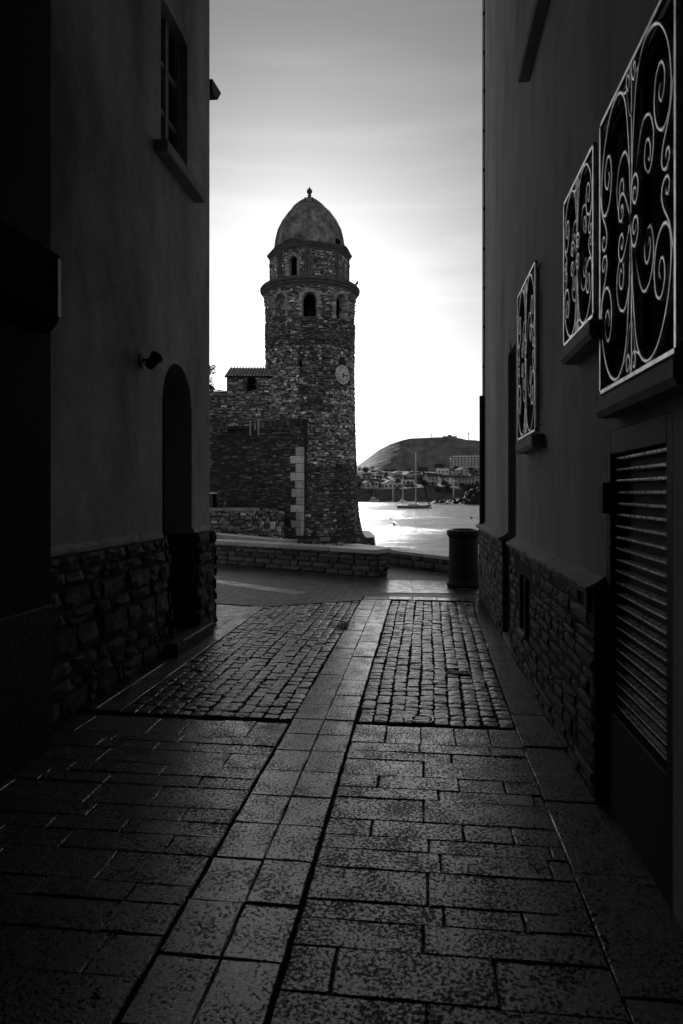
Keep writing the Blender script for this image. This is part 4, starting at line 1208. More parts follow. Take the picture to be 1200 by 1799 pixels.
# octagonal stage: an edge faces the viewer
OR_ = 4.02; OZ0, OZ1 = 22.45, 25.65
TL2 = TL - .06
def oct_pt(ang, rad, z):          # ang degrees, 0 faces viewer, right positive
    return V(TL2 + rad * math.sin(R(ang)), TD - rad * math.cos(R(ang)), z)
side = 2 * OR_ * math.sin(R(22.5))
OCT_OPEN = {-22.5: True, 67.5: True, 22.5: False, -67.5: False, 112.5: False, -112.5: False, 157.5: False, -157.5: False}
for ac, op in OCT_OPEN.items():
    p, q_ = oct_pt(ac - 22.5, OR_, 0), oct_pt(ac + 22.5, OR_, 0)
    d = (q_ - p).normalized(); nrm = Vector((d.y, -d.x, 0))
    if nrm.dot(((p + q_) / 2) - V(TL2, TD, 0)) < 0: nrm = -nrm
    mid = (p + q_) / 2
    def mf(U, W, N, mid=mid, d=d, nrm=nrm):
        return mid.x + d.x * U + nrm.x * N, mid.y + d.y * U + nrm.y * N, W + 0 * U
    oo = (0.0, .42, 22.8, 24.4, .42)
    def skip(U, W, op=op):
        k = (np.abs(U) > side / 2 - .22)
        if op: k |= (np.abs(U) < .40 + .14) & (W < 24.4 + np.sqrt(np.clip(.55 ** 2 - U ** 2, 0, None)))
        return k
    nu2, nz2 = 40, 40
    ug2 = np.linspace(-side / 2, side / 2, nu2 + 1); zg2 = np.linspace(OZ0, OZ1, nz2 + 1)
    UU, ZZ = np.meshgrid(ug2, zg2); x, y, z = mf(UU, ZZ, np.zeros_like(UU) - .02)
    CU, CZ = np.meshgrid((ug2[:-1] + ug2[1:]) / 2, (zg2[:-1] + zg2[1:]) / 2)
    hole = ((np.abs(CU) < .41) & (CZ > 22.8) & (CZ < 24.4 + np.sqrt(np.clip(.42 ** 2 - CU ** 2, 0, None)))) if op else np.zeros(CU.shape, bool)
    ii, jj = np.nonzero(~hole); w2 = nu2 + 1
    face_o = mk("octagon_face", np.stack([x, y, z], -1).reshape(-1, 3), np.stack([ii * w2 + jj, ii * w2 + jj + 1, (ii + 1) * w2 + jj + 1, (ii + 1) * w2 + jj], 1), M['rubble_bed'], TW)
    if abs(ac) < 100:
        rubble("face_stones", mf, -side / 2, side / 2, 22.65, 25.55, .19, .24, .10, M['rubble'], face_o, skip, None, seed=int(ac * 2) + 400)
        if op: arch_ring(oo, "arch_stones", mf, face_o, scale=0, ln=.34, depth_in=.5)
for k in range(8):          # corner pilasters
    ac = k * 45
    pil = MB()
    for rot in (-22.5, 22.5):
        p = oct_pt(ac, OR_, 0); e = oct_pt(ac + (45 if rot > 0 else -45), OR_, 0)
        d = (e - p).normalized()
        nrm = Vector((d.y, -d.x, 0)); c0 = V(TL2, TD, 0)
        if nrm.dot(p + d - c0) < 0: nrm = -nrm
        for (z0_, z1_, pr, wd) in ((22.55, 22.95, .16, .36), (22.95, 24.85, .09, .28), (24.85, 25.05, .14, .33), (25.05, 25.5, .09, .28)):
            m4 = Matrix(((d.x, nrm.x, 0, p.x), (d.y, nrm.y, 0, p.y), (0, 0, 1, 0), (0, 0, 0, 1)))
            pil.box((-.001 + .0, -.1, z0_), (wd, pr, z1_), m4)
    pil.build("pilaster", M['dress'], TW)
# octagonal cornice, arched up over the faces with openings
oc_prof = [(3.8, 25.42), (4.10, 25.44), (4.14, 25.62), (4.24, 25.70), (4.28, 25.84), (4.38, 25.90), (4.38, 26.02), (4.30, 26.08), (3.55, 26.12)]
nseg = 12
vs, fs = [], []
for k in range(8):
    for i in range(nseg):
        ac0 = k * 45; t_ = i / nseg
        up = 0.0
        if (ac0 + 22.5) % 360 in (337.5, 67.5, 22.5 + 360): up = .42 * max(0.0, math.cos((t_ - .5) * math.pi * 1.25)) ** 1.0 if abs(t_ - .5) < .4 else 0.0
        for (rad, z) in oc_prof:
            a, b = oct_pt(ac0, rad, z), oct_pt(ac0 + 45, rad, z)
            pnt = a.lerp(b, t_); vs.append((pnt.x, pnt.y, pnt.z + up * (1.0 if rad > 3.9 else .3)))
nP = len(oc_prof); NS = 8 * nseg
for s in range(NS):
    for j in range(nP - 1): fs.append((s * nP + j, s * nP + j + 1, ((s + 1) % NS) * nP + j + 1, ((s + 1) % NS) * nP + j))
mk("octagon_cornice", vs, fs, M['dress'], TW)
# dome of eight curved sides
dz = [25.9, 27.2, 28.0, 28.7, 29.7, 30.6, 31.25, 31.6, 31.85, 31.98]
dr = [3.62, 3.50, 3.36, 3.18, 2.68, 1.99, 1.25, .78, .42, .16]
vs, fs = [], []; nseg = 6; NS = 48
zz = np.linspace(25.9, 31.98, 40)
for z in zz:
    rad = float(np.interp(z, dz, dr))
    for k in range(8):
        for i in range(nseg):
            a, b = oct_pt(k * 45, rad, z), oct_pt(k * 45 + 45, rad, z)
            pnt = a.lerp(b, i / nseg); pnt += Vector((mnoise.noise(pnt * .9), mnoise.noise(pnt * .9 + Vector((5, 0, 0))), 0)) * .05
            vs.append(pnt)
for r_ in range(39):
    for s in range(NS): fs.append((r_ * NS + s, r_ * NS + (s + 1) % NS, (r_ + 1) * NS + (s + 1) % NS, (r_ + 1) * NS + s))
fs.append(tuple(39 * NS + s for s in range(NS)))
shade_auto(mk("dome", vs, fs, M['dome'], TW), 24)
for k in range(8):          # ribs along the eight edges of the dome
    q = MB(); q.tube([oct_pt(k * 45, float(np.interp(z, dz, dr)) + .01, z) for z in zz[::3]], [.10 - .05 * i / 13 for i in range(len(zz[::3]))], 6); q.build("dome_rib", M['dome'], TW, True)
for ac in (-14, 14):
    c = oct_pt(ac, 1.36, 31.0); q = MB(); q.tube([c, oct_pt(ac, 1.52, 31.2), oct_pt(ac, 1.6, 31.35)], .06, 6); q.build("dome_hook", M['black_iron'], TW)
c = oct_pt(58, 3.35, 26.4); q = MB(); q.lathe([(.3, -.2), (.3, .45), (.18, .65), (.02, .75)], 10, c); q.build("dome_niche", M['void'], TW)
q = MB(); c = oct_pt(0, 0, 0); q.lathe([(.22, 31.85), (.20, 32.0), (.12, 32.1), (.20, 32.16), (.20, 32.22), (.10, 32.28), (.14, 32.33), (.25, 32.45), (.29, 32.62), (.24, 32.78), (.12, 32.9), (.05, 32.98), (.03, 33.1), (.005, 33.12)], 16, c); q.build("finial", M['dress'], TW, True)
# clock with numerals and hands, arched niche above it
a = R(CLK[0]); nn = Vector((math.sin(a) * CS + math.cos(a) * SN, math.sin(a) * SN - math.cos(a) * CS, 0))
rr = float(np.interp(CLK[2], prof_z, prof_r))
cc = V(TL + rr * math.sin(a), TD - rr * math.cos(a), CLK[2])
ux = Vector((-nn.y, nn.x, 0)); ux = ux if ux.dot(V(1, 0, 0)) > 0 else -ux
mC = Matrix(((ux.x, 0, nn.x, cc.x), (ux.y, 0, nn.y, cc.y), (0, 1, 0, cc.z), (0, 0, 0, 1)))   # local x right, y up, z out
q = MB(); q.lathe([(CLK[1], -.35), (CLK[1], .09), (CLK[1] * .97, .11), (CLK[1] * .94, .09), (.01, .09)], 40); clock = q.build("clock", M['clock'], TW, mw=mC)
ROM = ["XII", "I", "II", "III", "IIII", "V", "VI", "VII", "VIII", "IX", "X", "XI"]
for i, s in enumerate(ROM):
    th_ = R(90 - 30 * i)
    wds = {'I': .055, 'V': .12, 'X': .13}
    tot = sum(wds[ch] for ch in s); xx = -tot / 2
    mb = MB(); hh = .115
    for ch in s:
        w = wds[ch]
        bars = {'I': [((0, -hh), (0, hh))], 'V': [((-.04, hh), (0, -hh)), ((.04, hh), (0, -hh))], 'X': [((-.045, hh), (.045, -hh)), ((.045, hh), (-.045, -hh))]}[ch]
        for kk, (p0, p1) in enumerate(bars):
            dx, dy = p1[0] - p0[0], p1[1] - p0[1]; l_ = math.hypot(dx, dy); ox, oy = -dy / l_ * .013, dx / l_ * .013
            cx = xx + w / 2; zt = .012 + kk * .002
            q4 = [(cx + p0[0] - ox, p0[1] - oy), (cx + p0[0] + ox, p0[1] + oy), (cx + p1[0] + ox, p1[1] + oy), (cx + p1[0] - ox, p1[1] - oy)]
            mb.add([(u, v_, 0) for u, v_ in q4] + [(u, v_, zt) for u, v_ in q4], [(0, 1, 2, 3), (4, 5, 6, 7), (0, 1, 5, 4), (1, 2, 6, 5), (2, 3, 7, 6), (3, 0, 4, 7)])
        xx += w
    mb.build("numeral", M['black_iron'], clock, mw=mC @ Matrix.Translation((.72 * math.cos(th_), .72 * math.sin(th_), .09)) @ Matrix.Rotation(th_ - R(90), 4, 'Z'))
for ang, ln, w, nm in ((-102, .42, .075, "hour_hand"), (-10, .62, .055, "minute_hand")):
    mb = MB(); mb.add([(-.12, -w * .6, 0), (ln * .7, -w, 0), (ln, 0, 0), (ln * .7, w, 0), (-.12, w * .6, 0)] + [(-.12, -w * .6, .02), (ln * .7, -w, .02), (ln, 0, .02), (ln * .7, w, .02), (-.12, w * .6, .02)], [(0, 1, 2, 3, 4), (9, 8, 7, 6, 5)] + [(i, (i + 1) % 5, 5 + (i + 1) % 5, 5 + i) for i in range(5)])
    mb.build(nm, M['black_iron'], clock, mw=mC @ Matrix.Translation((0, 0, .12 if nm == "hour_hand" else .15)) @ Matrix.Rotation(R(ang), 4, 'Z'))
arch_ring((CLK[0], .62, 14.2, 14.55, .52), "niche_arch", shaft_map, TW, ln=.2, depth_in=.05, proud=.12, matk='rubble')
# jackdaw-like bird on the cornice
bb = V(TL + 4.9 * math.sin(R(76)), TD - 4.9 * math.cos(R(76)), 22.45)
q = MB(); q.tube([bb + Vector((-.22, 0, .10)), bb + Vector((-.1, 0, .26)), bb + Vector((.02, 0, .38)), bb + Vector((.08, 0, .50)), bb + Vector((.12, 0, .60)), bb + Vector((.20, 0, .62))], [.02, .09, .13, .08, .07, .01], 8)
for s in (-.03, .03): q.tube([bb + Vector((0, s, .0)), bb + Vector((0, s, .3))], .015, 4)
o = q.build("bird", M['black_iron'], None, True); tag(o, "dark bird perched on the right of the tower's round cornice", "bird")
# platform at the foot
pl = [(-4.5, 61.5), (2.0, 61.8), (2.95, 62.6), (3.2, 66), (3.0, 74), (-4.5, 74)]
vs = [V(a, b, -4.4) for a, b in pl] + [V(a, b, -2.36) for a, b in pl]; n = len(pl)
o = mk("tower_quay", vs, [tuple(range(n, 2 * n))] + [(i, (i + 1) % n, n + (i + 1) % n, n + i) for i in range(n)], M['rubble_bed']); tag(o, "dark stone quay around the bell tower's foot", "quay")
def seg_map(A, B):
    d = (B - A).normalized(); nr = Vector((d.y, -d.x, 0))
    def mf(U, W, N): return A.x + d.x * U + nr.x * N, A.y + d.y * U + nr.y * N, W + 0 * U
    return mf, (B - A).length
for i in range(3):
    mf, L = seg_map(V(*pl[i]), V(*pl[i + 1])); rubble("quay_stones", mf, 0, L, -4.0, -2.4, .35, .7, .06, M['rubble'], o, None, lambda U, W: np.ones_like(U) * .5, seed=60 + i)

# ================================================================== CHURCH BESIDE THE TOWER
CH = empty("church_building", tuple(V(-12, 72, -3)), "rough stone church wing with small tiled roof left of the tower", "church")
# front wall, receding to the left from the quoined corner
cA, cB = V(-22.0, 75.2), V(-3.76, 64.5)
mfF, LF = seg_map(cA, cB)
def slab_wall(name, A, B, z0, z1a, z1b, th, parent, m='rubble_bed'):
    d = (B - A).normalized(); bk = Vector((-d.y, d.x, 0)) * th
    v = [A, B, B + bk, A + bk]
    vs = [Vector((p.x, p.y, z0)) for p in v] + [Vector((v[0].x, v[0].y, z1a)), Vector((v[1].x, v[1].y, z1b)), Vector((v[2].x, v[2].y, z1b)), Vector((v[3].x, v[3].y, z1a))]
    return mk(name, vs, [(0, 1, 5, 4), (1, 2, 6, 5), (2, 3, 7, 6), (3, 0, 4, 7), (4, 5, 6, 7)], M[m], parent)
fw = slab_wall("front_wall", cA, cB, -4, 8.75, 8.75, 4.5, CH)
rubble("wall_stones", mfF, 0, LF - .1, -3.6, 8.0, .20, .52, .10, M['rubble'], fw, None, lambda U, W: .09 + .24 * (U / LF) ** 3 + .08 * np.sin(U * .9 + W * .6) ** 2, seed=81)  # shadow over this wall put into its stone tone, deepest at left
rubble("edge_course", mfF, 0, LF, 8.05, 8.75, .70, .17, .04, M['rubble'], fw, None, lambda U, W: np.ones_like(U) * .28, seed=82, gap=.02)
mfR, LR_ = seg_map(cB, cB + (cB - cA).normalized().orthogonal() * 0 + V(1.2, 4.5) - V(0, 0)); 
rubble("return_stones", mfR, 0, 3.0, -3.6, 8.7, .22, .5, .08, M['rubble'], fw, None, lambda U, W: np.ones_like(U) * .45, seed=83)
# quoins: alternating long and short blocks up the corner
zq = -3.1; k = 0
dF = (cB - cA).normalized(); nF = Vector((dF.y, -dF.x, 0))
while zq < 5.85:
    hh = rng.uniform(.68, .86); wl = (1.16 if k % 2 == 0 else .62) * rng.uniform(.92, 1.08)
    mq = Matrix(((dF.x, nF.x, 0, cB.x), (dF.y, nF.y, 0, cB.y), (0, 0, 1, 0), (0, 0, 0, 1)))
    n_ = 2 if k % 2 == 0 and rng.random() < .6 else 1
    cut = rng.uniform(.4, .6)
    for (a, b) in (((-wl, .05),) if n_ == 1 else ((-wl, -wl * cut - .02), (-wl * cut + .02, .05))):
        q = MB(); q.bevel_box((a, -.4, zq + .02), (b, .13 + rng.uniform(-.02, .02), zq + hh - .02), .04, mq); q.build("quoin", M['quoin'], CH)
    zq += hh; k += 1
# two pale drip pipes on the wall
for px_ in (441, 455.5):
    u = None
    for i in range(400):
        p = cA.lerp(cB, i / 400); lat = p.x * CS + p.y * SN; dep = p.y * CS - p.x * SN
        if 600 + lat / dep * F >= px_: break
    q = MB(); q.tube([p + nF * .15 + Vector((0, 0, 7.35)), p + nF * .15 + Vector((0, 0, 8.9))], .09, 6); q.build("drip_pipe", M['coping'], CH)
# upper wing with window and tiled roof
uA, uB = V(-11.35, 67.5), V(-5.3, 67.5)
uw = slab_wall("upper_wall", uA, uB, 8.0, 13.25, 13.25, 5.5, CH)
mfU, LU = seg_map(uA, uB)
rubble("wall_stones", mfU, 0, LU, 8.3, 13.2, .19, .42, .09, M['rubble'], uw, lambda U, W: (np.abs(U - 2.45) < .5) & (W > 11.75) & (W < 13.1), lambda U, W: np.ones_like(U) * .8, seed=84)
q = MB(); mU = Matrix((((uB - uA).normalized().x, -(uB - uA).normalized().y * -1, 0, uA.x), ((uB - uA).normalized().y, -(uB - uA).normalized().x, 0, uA.y), (0, 0, 1, 0), (0, 0, 0, 1)))
q.box((2.03, -.02, 11.8), (2.87, .05, 13.05), mU); q.build("window", M['void'], CH)
# roof of half-round tile columns sloping towards the viewer
dU = (uB - uA).normalized(); bkU = Vector((-dU.y, dU.x, 0))
rs = MB()
slope0 = uA - dU * .15 - bkU * .35 + Vector((0, 0, 13.22 - 0)); 
run, rise = 3.2, 1.35
p = [slope0, slope0 + dU * (LU + 1.2), slope0 + dU * (LU + 1.2) + bkU * run + Vector((0, 0, rise)), slope0 + bkU * run + Vector((0, 0, rise))]
rs.add(p + [v - Vector((0, 0, .16)) for v in p], [(0, 1, 2, 3), (7, 6, 5, 4), (0, 4, 5, 1), (1, 5, 6, 2), (2, 6, 7, 3), (3, 7, 4, 0)])
roof = rs.build("roof", M['joint'], CH)
ncol = 24
for i in range(ncol):
    b0 = slope0 + dU * ((i + .5) * (LU + 1.2) / ncol)
    ct = MB()
    for j in range(6):
        s0, s1 = j / 6, (j + 1) / 6 + .03
        ct.tube([b0 + bkU * run * s0 + Vector((0, 0, rise * s0 + .03)), b0 + bkU * run * s1 + Vector((0, 0, rise * s1 + .01))], [.12 + rng.uniform(-.01, .01), .095], 8)
    ct.build("tile_column", M['tile'], roof)
# lower wall running off to the left behind
lA, lB = V(-24, 74), V(-11.5, 69.5)
lw_ = slab_wall("rear_wall", lA, lB, 5, 13.4, 12.0, 3, CH)
mfL, LL = seg_map(lA, lB)
rubble("wall_stones", lambda U, W, N: mfL(U, W + (LL - U) / LL * 1.4 * np.clip((W - 4) / 8, 0, 1), N), 0, LL, 4.0, 12.15, .2, .45, .1, M['rubble'], lw_, None, lambda U, W: np.ones_like(U) * .6, seed=85)

# terrace wall with pale coping in front of the church
tA, tB = V(-16, 59.5), V(-5.05, 60.5)
tw = slab_wall("terrace_wall", tA, tB, -3.8, .25, -.1, 6, None); tag(tw, "rubble terrace wall with pale coping in front of the church", "terrace wall")
mfT, LT = seg_map(tA, tB)
rubble("wall_stones", mfT, 0, LT, -3.5, .2, .28, .42, .09, M['rubble'], tw, None, lambda U, W: np.ones_like(U) * .7, seed=87)
q = MB()
mT = Matrix((((tB - tA).normalized().x, (tB - tA).normalized().y, 0, tA.x), ((tB - tA).normalized().y, -(tB - tA).normalized().x, 0, tA.y), (0, 0, 1, 0), (0, 0, 0, 1)))
for i in range(7):
    q = MB(); q.bevel_box((i * 1.26 + .01, -.35, .12), ((i + 1) * 1.26 - .01, .16, .40), .03, mT); q.build("coping_slab", M['coping'], tw)
# small slab-roofed shelter against the wall
sA = V(-12.9, 63.2, .4)
t = empty("slab_shelter", sA, "small flat-topped shelter with two posts by the terrace wall", "shelter")
q = MB(); q.box((-1.6, -.6, 1.22), (1.35, .6, 1.38), Matrix.Translation(sA) @ FR); q.build("slab_top", M['quoin'], t)
q = MB(); q.box((-1.5, .45, -.3), (1.25, .55, 1.22), Matrix.Translation(sA) @ FR); q.build("back_panel", M['void'], t)
for x_ in (.35, .95):
    q = MB(); q.box((x_ - .07, -.5, -.3), (x_ + .07, -.36, 1.22), Matrix.Translation(sA) @ FR); q.build("post", M['dress'], t)

# ------------------------------------------------------------------ tree beside the church, its edge showing past the corner house
def leaf_cloud(centres, n, s, seed, squash=1.0):
    r = np.random.default_rng(seed)
    vs, fs = [], []
    cs = np.array([c[:3] for c in centres]); rs_ = np.array([c[3] for c in centres])
    pick = r.integers(0, len(centres), n)
    dirs = r.normal(size=(n, 3)); dirs /= np.linalg.norm(dirs, axis=1)[:, None]
    P = cs[pick] + dirs * (rs_[pick] * r.uniform(.35, 1.08, n) ** .6)[:, None] * np.array([1, 1, squash])
    A_ = r.normal(size=(n, 3)); A_ /= np.linalg.norm(A_, axis=1)[:, None]
    B_ = np.cross(A_, r.normal(size=(n, 3))); B_ /= np.linalg.norm(B_, axis=1)[:, None]
    sz = s * r.uniform(.6, 1.4, n)[:, None]
    V4 = np.stack([P - A_ * sz, P + B_ * sz * .5, P + A_ * sz, P - B_ * sz * .5], 1).reshape(-1, 3)
    F4 = np.arange(n * 4).reshape(-1, 4)
    return V4, F4
tb = V(-16.3, 80, 8)
t = empty("tree", tb, "leafy tree whose edge shows above the church wall at left", "tree")
q = MB(); q.tube([tb, tb + Vector((.2, 0, 2.5)), tb + Vector((-.1, .2, 5))], [.3, .22, .12], 8)
for a in range(6): q.tube([tb + Vector((0, 0, 2 + a * .4)), tb + Vector((1.2 * math.cos(a), 1.2 * math.sin(a), 3.6 + a * .4))], [.1, .03], 5)
q.build("trunk", M['wood_dark'], t)
cen = []
for i in range(34):
    a, e = rng.uniform(0, 6.28), rng.uniform(-.3, 1)
    rr = rng.uniform(.6, 1.5); cen.append((tb.x + rr * math.cos(a), tb.y + rr * math.sin(a), tb.z + 6.4 + e * 2.2, rng.uniform(.22, .5)))
v, f = leaf_cloud(cen, 2600, .10, 5)
mk("crown", v, f, M['tuft'], t)

# ================================================================== FAR SHORE
def terr(dep): return 5.4 + .083 * (dep - 455)
ridge_px = np.array([200, 500, 590, 628, 645, 665, 685, 705, 720, 745, 770, 790, 808, 820, 835, 855, 900, 1000, 1300])
ridge_py = np.array([856, 848, 836, 818, 806, 791, 781, 774.5, 771, 770, 768.5, 768, 769.5, 772.5, 773, 776, 790, 800, 840])
def shore_h(lat, dep):
    px = 600 + lat / dep * F
    if dep < 448: return -4.5
    nzv = mnoise.fractal(Vector((lat * .02, dep * .02, 3)), 1.0, 2.0, 4) * 1.0
    low = terr(dep) + nzv * 1.2
    cliff = min(1.0, max(0.0, (dep - 448) / (7.0 + 20.0 * min(1, max(0, (px - 745) / 60)))))
    low = -4.5 + (low + 4.5) * cliff ** .6
    if dep <= 690: return low
    H = EYE + (HZ - np.interp(px, ridge_px, ridge_py)) / F * 805
    base = terr(690)
    s = min(1.0, (dep - 690) / 115.0)
    h = base + (H - base) * s ** 1.05
    n2 = mnoise.fractal(Vector((lat * .004, dep * .004, 9)), 1.0, 2.0, 6)
    h += n2 * 2.5 * math.sin(math.pi * s) + mnoise.fractal(Vector((lat * .012, dep * .012, 2)), 1.0, 2.0, 2) * 2.5 * (1 - s * .5)
    if dep > 805: h = H - (dep - 805) * .12
    return h
def grid_terrain(name, deps, lats, m):
    vs = []
    for d in deps:
        for k in lats:
            lat = k * d
            vs.append(V(lat, d, shore_h(lat, d)))
    n = len(lats); fs = []
    for i in range(len(deps) - 1):
        for j in range(n - 1): fs.append((i * n + j, i * n + j + 1, (i + 1) * n + j + 1, (i + 1) * n + j))
    o = mk(name, vs, fs, m, None, True); tag(o, kind="structure"); return o
lk = np.concatenate([np.linspace(-1.2, -.02, 24), np.linspace(0, .24, 130), np.linspace(.25, 1.0, 20)])
grid_terrain("far_shore", [446, 448, 449, 450, 451, 452, 454, 456, 459, 463, 468, 475, 485, 500, 515, 530, 550, 575, 600, 630, 660, 690], lk, M['shore'])
grid_terrain("hill", list(np.linspace(689.9, 805, 60)) + [830, 900, 1200], lk, M['hill'])

# houses of the far town
def win_mesh():
    mb = MB(); mb.box((-.5, -.06, -.5), (.5, .05, .5)); return mesh_of("window", mb.v, mb.f, M['far_glass'])
WINM = win_mesh()
def far_house(px, dep, w, d, h, rot, roof, label, group=None, wall='far_wall', storeys=1, cols=2, ridge='x', cat="house", rh=None, balc=False):
    lat = (px - 600) / F * dep
    z0 = shore_h(lat, dep) - .4
    base = V(lat, dep, z0)
    t = empty("far_house" if cat == "house" else "apartment_block", base, label, cat, group)
    mw = Matrix.Translation(base) @ Matrix.Rotation(TH + R(rot), 4, 'Z')
    mb = MB(); mb.box((-w / 2, -d / 2, -3.0), (w / 2, d / 2, h))
    rh = rh if rh is not None else (w if ridge == 'y' else d) * .20
    if roof == 'gable':
        if ridge == 'y': mb.add([(-w / 2, -d / 2, h), (w / 2, -d / 2, h), (0, -d / 2, h + rh), (-w / 2, d / 2, h), (w / 2, d / 2, h), (0, d / 2, h + rh)], [(0, 1, 2), (5, 4, 3)])
        else: mb.add([(-w / 2, -d / 2, h), (-w / 2, d / 2, h), (-w / 2, 0, h + rh), (w / 2, -d / 2, h), (w / 2, d / 2, h), (w / 2, 0, h + rh)], [(0, 1, 2), (5, 4, 3)])
    mb.build("wall", M[wall], t, mw=mw)
    e = .35
    rb = MB()
    if roof == 'gable':
        for s in (-1, 1):
            if ridge == 'y':
                k = rh / (w / 2); a = [(s * (w / 2 + e), -d / 2 - e, h - k * e), (0, -d / 2 - e, h + rh), (0, d / 2 + e, h + rh), (s * (w / 2 + e), d / 2 + e, h - k * e)]
            else:
                k = rh / (d / 2); a = [(-w / 2 - e, s * (d / 2 + e), h - k * e), (-w / 2 - e, 0, h + rh), (w / 2 + e, 0, h + rh), (w / 2 + e, s * (d / 2 + e), h - k * e)]
            a2 = [(x, y, z + .28) for x, y, z in a]; a = [(x, y, z + .03) for x, y, z in a]
            rb.add(a + a2, [(0, 1, 2, 3), (4, 5, 6, 7), (0, 1, 5, 4), (1, 2, 6, 5), (2, 3, 7, 6), (3, 0, 4, 7)])
    elif roof == 'hip':
        a = [(-w / 2 - e, -d / 2 - e, h), (w / 2 + e, -d / 2 - e, h), (w / 2 + e, d / 2 + e, h), (-w / 2 - e, d / 2 + e, h), (-w / 2 + d / 2, 0, h + rh), (w / 2 - d / 2, 0, h + rh)]
        rb.add(a, [(0, 1, 5, 4), (1, 2, 5), (2, 3, 4, 5), (3, 0, 4), (3, 2, 1, 0)])
    else:
        rb.box((-w / 2 - .15, -d / 2 - .15, h), (w / 2 + .15, d / 2 + .15, h + .45))
    rf = rb.build("roof", M['far_roof' if roof != 'flat' else wall], t, mw=mw)
    if roof != 'flat' and w > 6:
        cb2 = MB(); cb2.box((w * .2, -.4, h + .1), (w * .2 + .7, .3, h + rh + .9)); cb2.build("chimney", M[wall], rf, mw=mw)
    sh = h / storeys
    for s in range(storeys):
        for c in range(cols):
            xx = -w / 2 + (c + .5) * w / cols + rng.uniform(-.15, .15)
            zc = s * sh + sh * .52
            ww, wh = min(1.3, w / cols * .42), min(1.6, sh * .5)
            put("window", WINM, None, t, mw @ Matrix.Translation((xx, -d / 2 - .01, zc)) @ Matrix.Diagonal((ww, 1, wh, 1)))
            if balc and c % 2 == 0:
                b = MB(); b.box((xx - w / cols * .4, -d / 2 - 1.0, zc - wh * .62), (xx + w / cols * .4, -d / 2 - .005, zc - wh * .3)); b.build("balcony", M[wall], t, mw=mw)
    for c in range(max(1, int(d / 4))):       # a few on the left side
        yy = -d / 2 + (c + .5) * d / max(1, int(d / 4))
        put("window", WINM, None, t, mw @ Matrix.Translation((-w / 2 - .01, yy, sh * .5)) @ Matrix.Rotation(R(90), 4, 'Z') @ Matrix.Diagonal((1.0, 1, min(1.5, sh * .5), 1)))
    return t
far_house(641.5, 462, 5.4, 9, 3.6, 24, 'gable', "far house with bright gable end, leftmost along the cliff top", ridge='y', cols=1, storeys=1)
far_house(633, 470, 5.5, 8, 4.2, -4, 'gable', "far house touching the tower's edge on the cliff top", ridge='x', cols=1)
far_house(655, 466, 5.8, 8, 4.6, 14, 'gable', "far house right of the bright gable on the cliff top", ridge='x', cols=2)
far_house(684, 464, 9.0, 8, 3.6, 8, 'gable', "wide pale far house on the cliff between two masts", ridge='y', cols=3, rh=1.9)
far_house(668, 478, 5.5, 6, 3.4, 20, 'gable', "small dim far house behind the cliff-top row, left of the wide one", cols=2)
far_house(634, 560, 6, 8, 5.2, 30, 'gable', "upper far house by the tower's edge with steep gable", ridge='y', cols=1)
far_house(645, 545, 6.5, 7, 3.4, -10, 'gable', "low far house above the bright gable house", cols=2)
far_house(655, 600, 8, 7, 3.4, 12, 'hip', "hipped far house high above the cliff at left", cols=3)
far_house(663, 620, 6, 8, 4.6, 30, 'gable', "pale far house with gable high on the left slope", ridge='y', cols=1)
far_house(673, 575, 7, 6, 3.2, -8, 'gable', "dim far house in the middle of the left slope", cols=2)
far_house(686, 615, 9, 7, 2.8, 0, 'flat', "flat-roofed far house with light terrace edge on the slope", cols=3)
far_house(697, 580, 7, 7, 4.0, 18, 'gable', "far house just left of the smaller boat's masthead", ridge='y', cols=2)
far_house(703, 530, 8, 7, 3.4, 4, 'gable', "far house seen behind the smaller white boat's mast", cols=3)
far_house(716, 545, 8, 7, 4.2, 16, 'gable', "far house left of the tall mast with bright gable", ridge='y', cols=2)
far_house(716, 490, 9, 7, 4.4, 0, 'gable', "dim far house at the left of the tall mast, low on slope", cols=3)
far_house(728, 600, 8, 7, 3.4, 8, 'gable', "far house right behind the tall mast's middle", cols=2)
far_house(742, 610, 7, 7, 3.4, -5, 'flat', "small light flat house between tall mast and white block", cols=2)
far_house(736, 520, 7, 7, 4.0, 0, 'gable', "dim far house crossed by the dark forestay", cols=2)
far_house(757, 475, 7.2, 9, 6.4, 12, 'gable', "chalet-like far house with broad dark roof and balconies", cols=3, storeys=2, balc=True, rh=2.4)
far_house(777, 628, 10.5, 8, 5.6, 4, 'flat', "bright white flat-roofed block below the hill", wall='far_white', cols=3, storeys=1, rh=0)
far_house(790, 634, 5.5, 6, 3.0, 4, 'flat', "low white annexe right of the bright white block", wall='far_white', cols=1)
far_house(822, 700, 36, 10, 10.0, -6, 'hip', "long pale four-storey apartment block below the hill at right", cols=11, storeys=4, cat="apartment block", rh=1.2)
far_house(811, 600, 9.5, 8, 5.6, 24, 'gable', "plain grey far house below the long apartment block", ridge='y', cols=2, storeys=2)
for i, (px_, dp, lb) in enumerate(((777, 505, "first"), (785, 508, "second"), (794, 511, "third"))):
    far_house(px_, dp, 3.6, 7, 4.6, 2, 'gable', f"{lb} from left of the terraced houses below the white block", "terraced far houses", cols=1, storeys=2, balc=True)
far_house(806, 492, 7.5, 8, 5.6, 0, 'gable', "pale far house beside the farthest right mast", cols=3, storeys=2, balc=True)
far_house(822, 500, 7.5, 8, 5.0, 6, 'gable', "far house with dark openings above the dark rocks", cols=3, storeys=2)
far_house(838, 506, 8.5, 8, 5.6, -4, 'gable', "pale far house with balconies by the right house's edge", cols=3, storeys=2, balc=True)
far_house(848, 560, 7, 8, 4.6, 8, 'gable', "far house half hidden behind the right house's edge", cols=2)
far_house(768, 545, 7, 7, 3.6, 0, 'gable', "dim far house beneath the bright white block", cols=2)
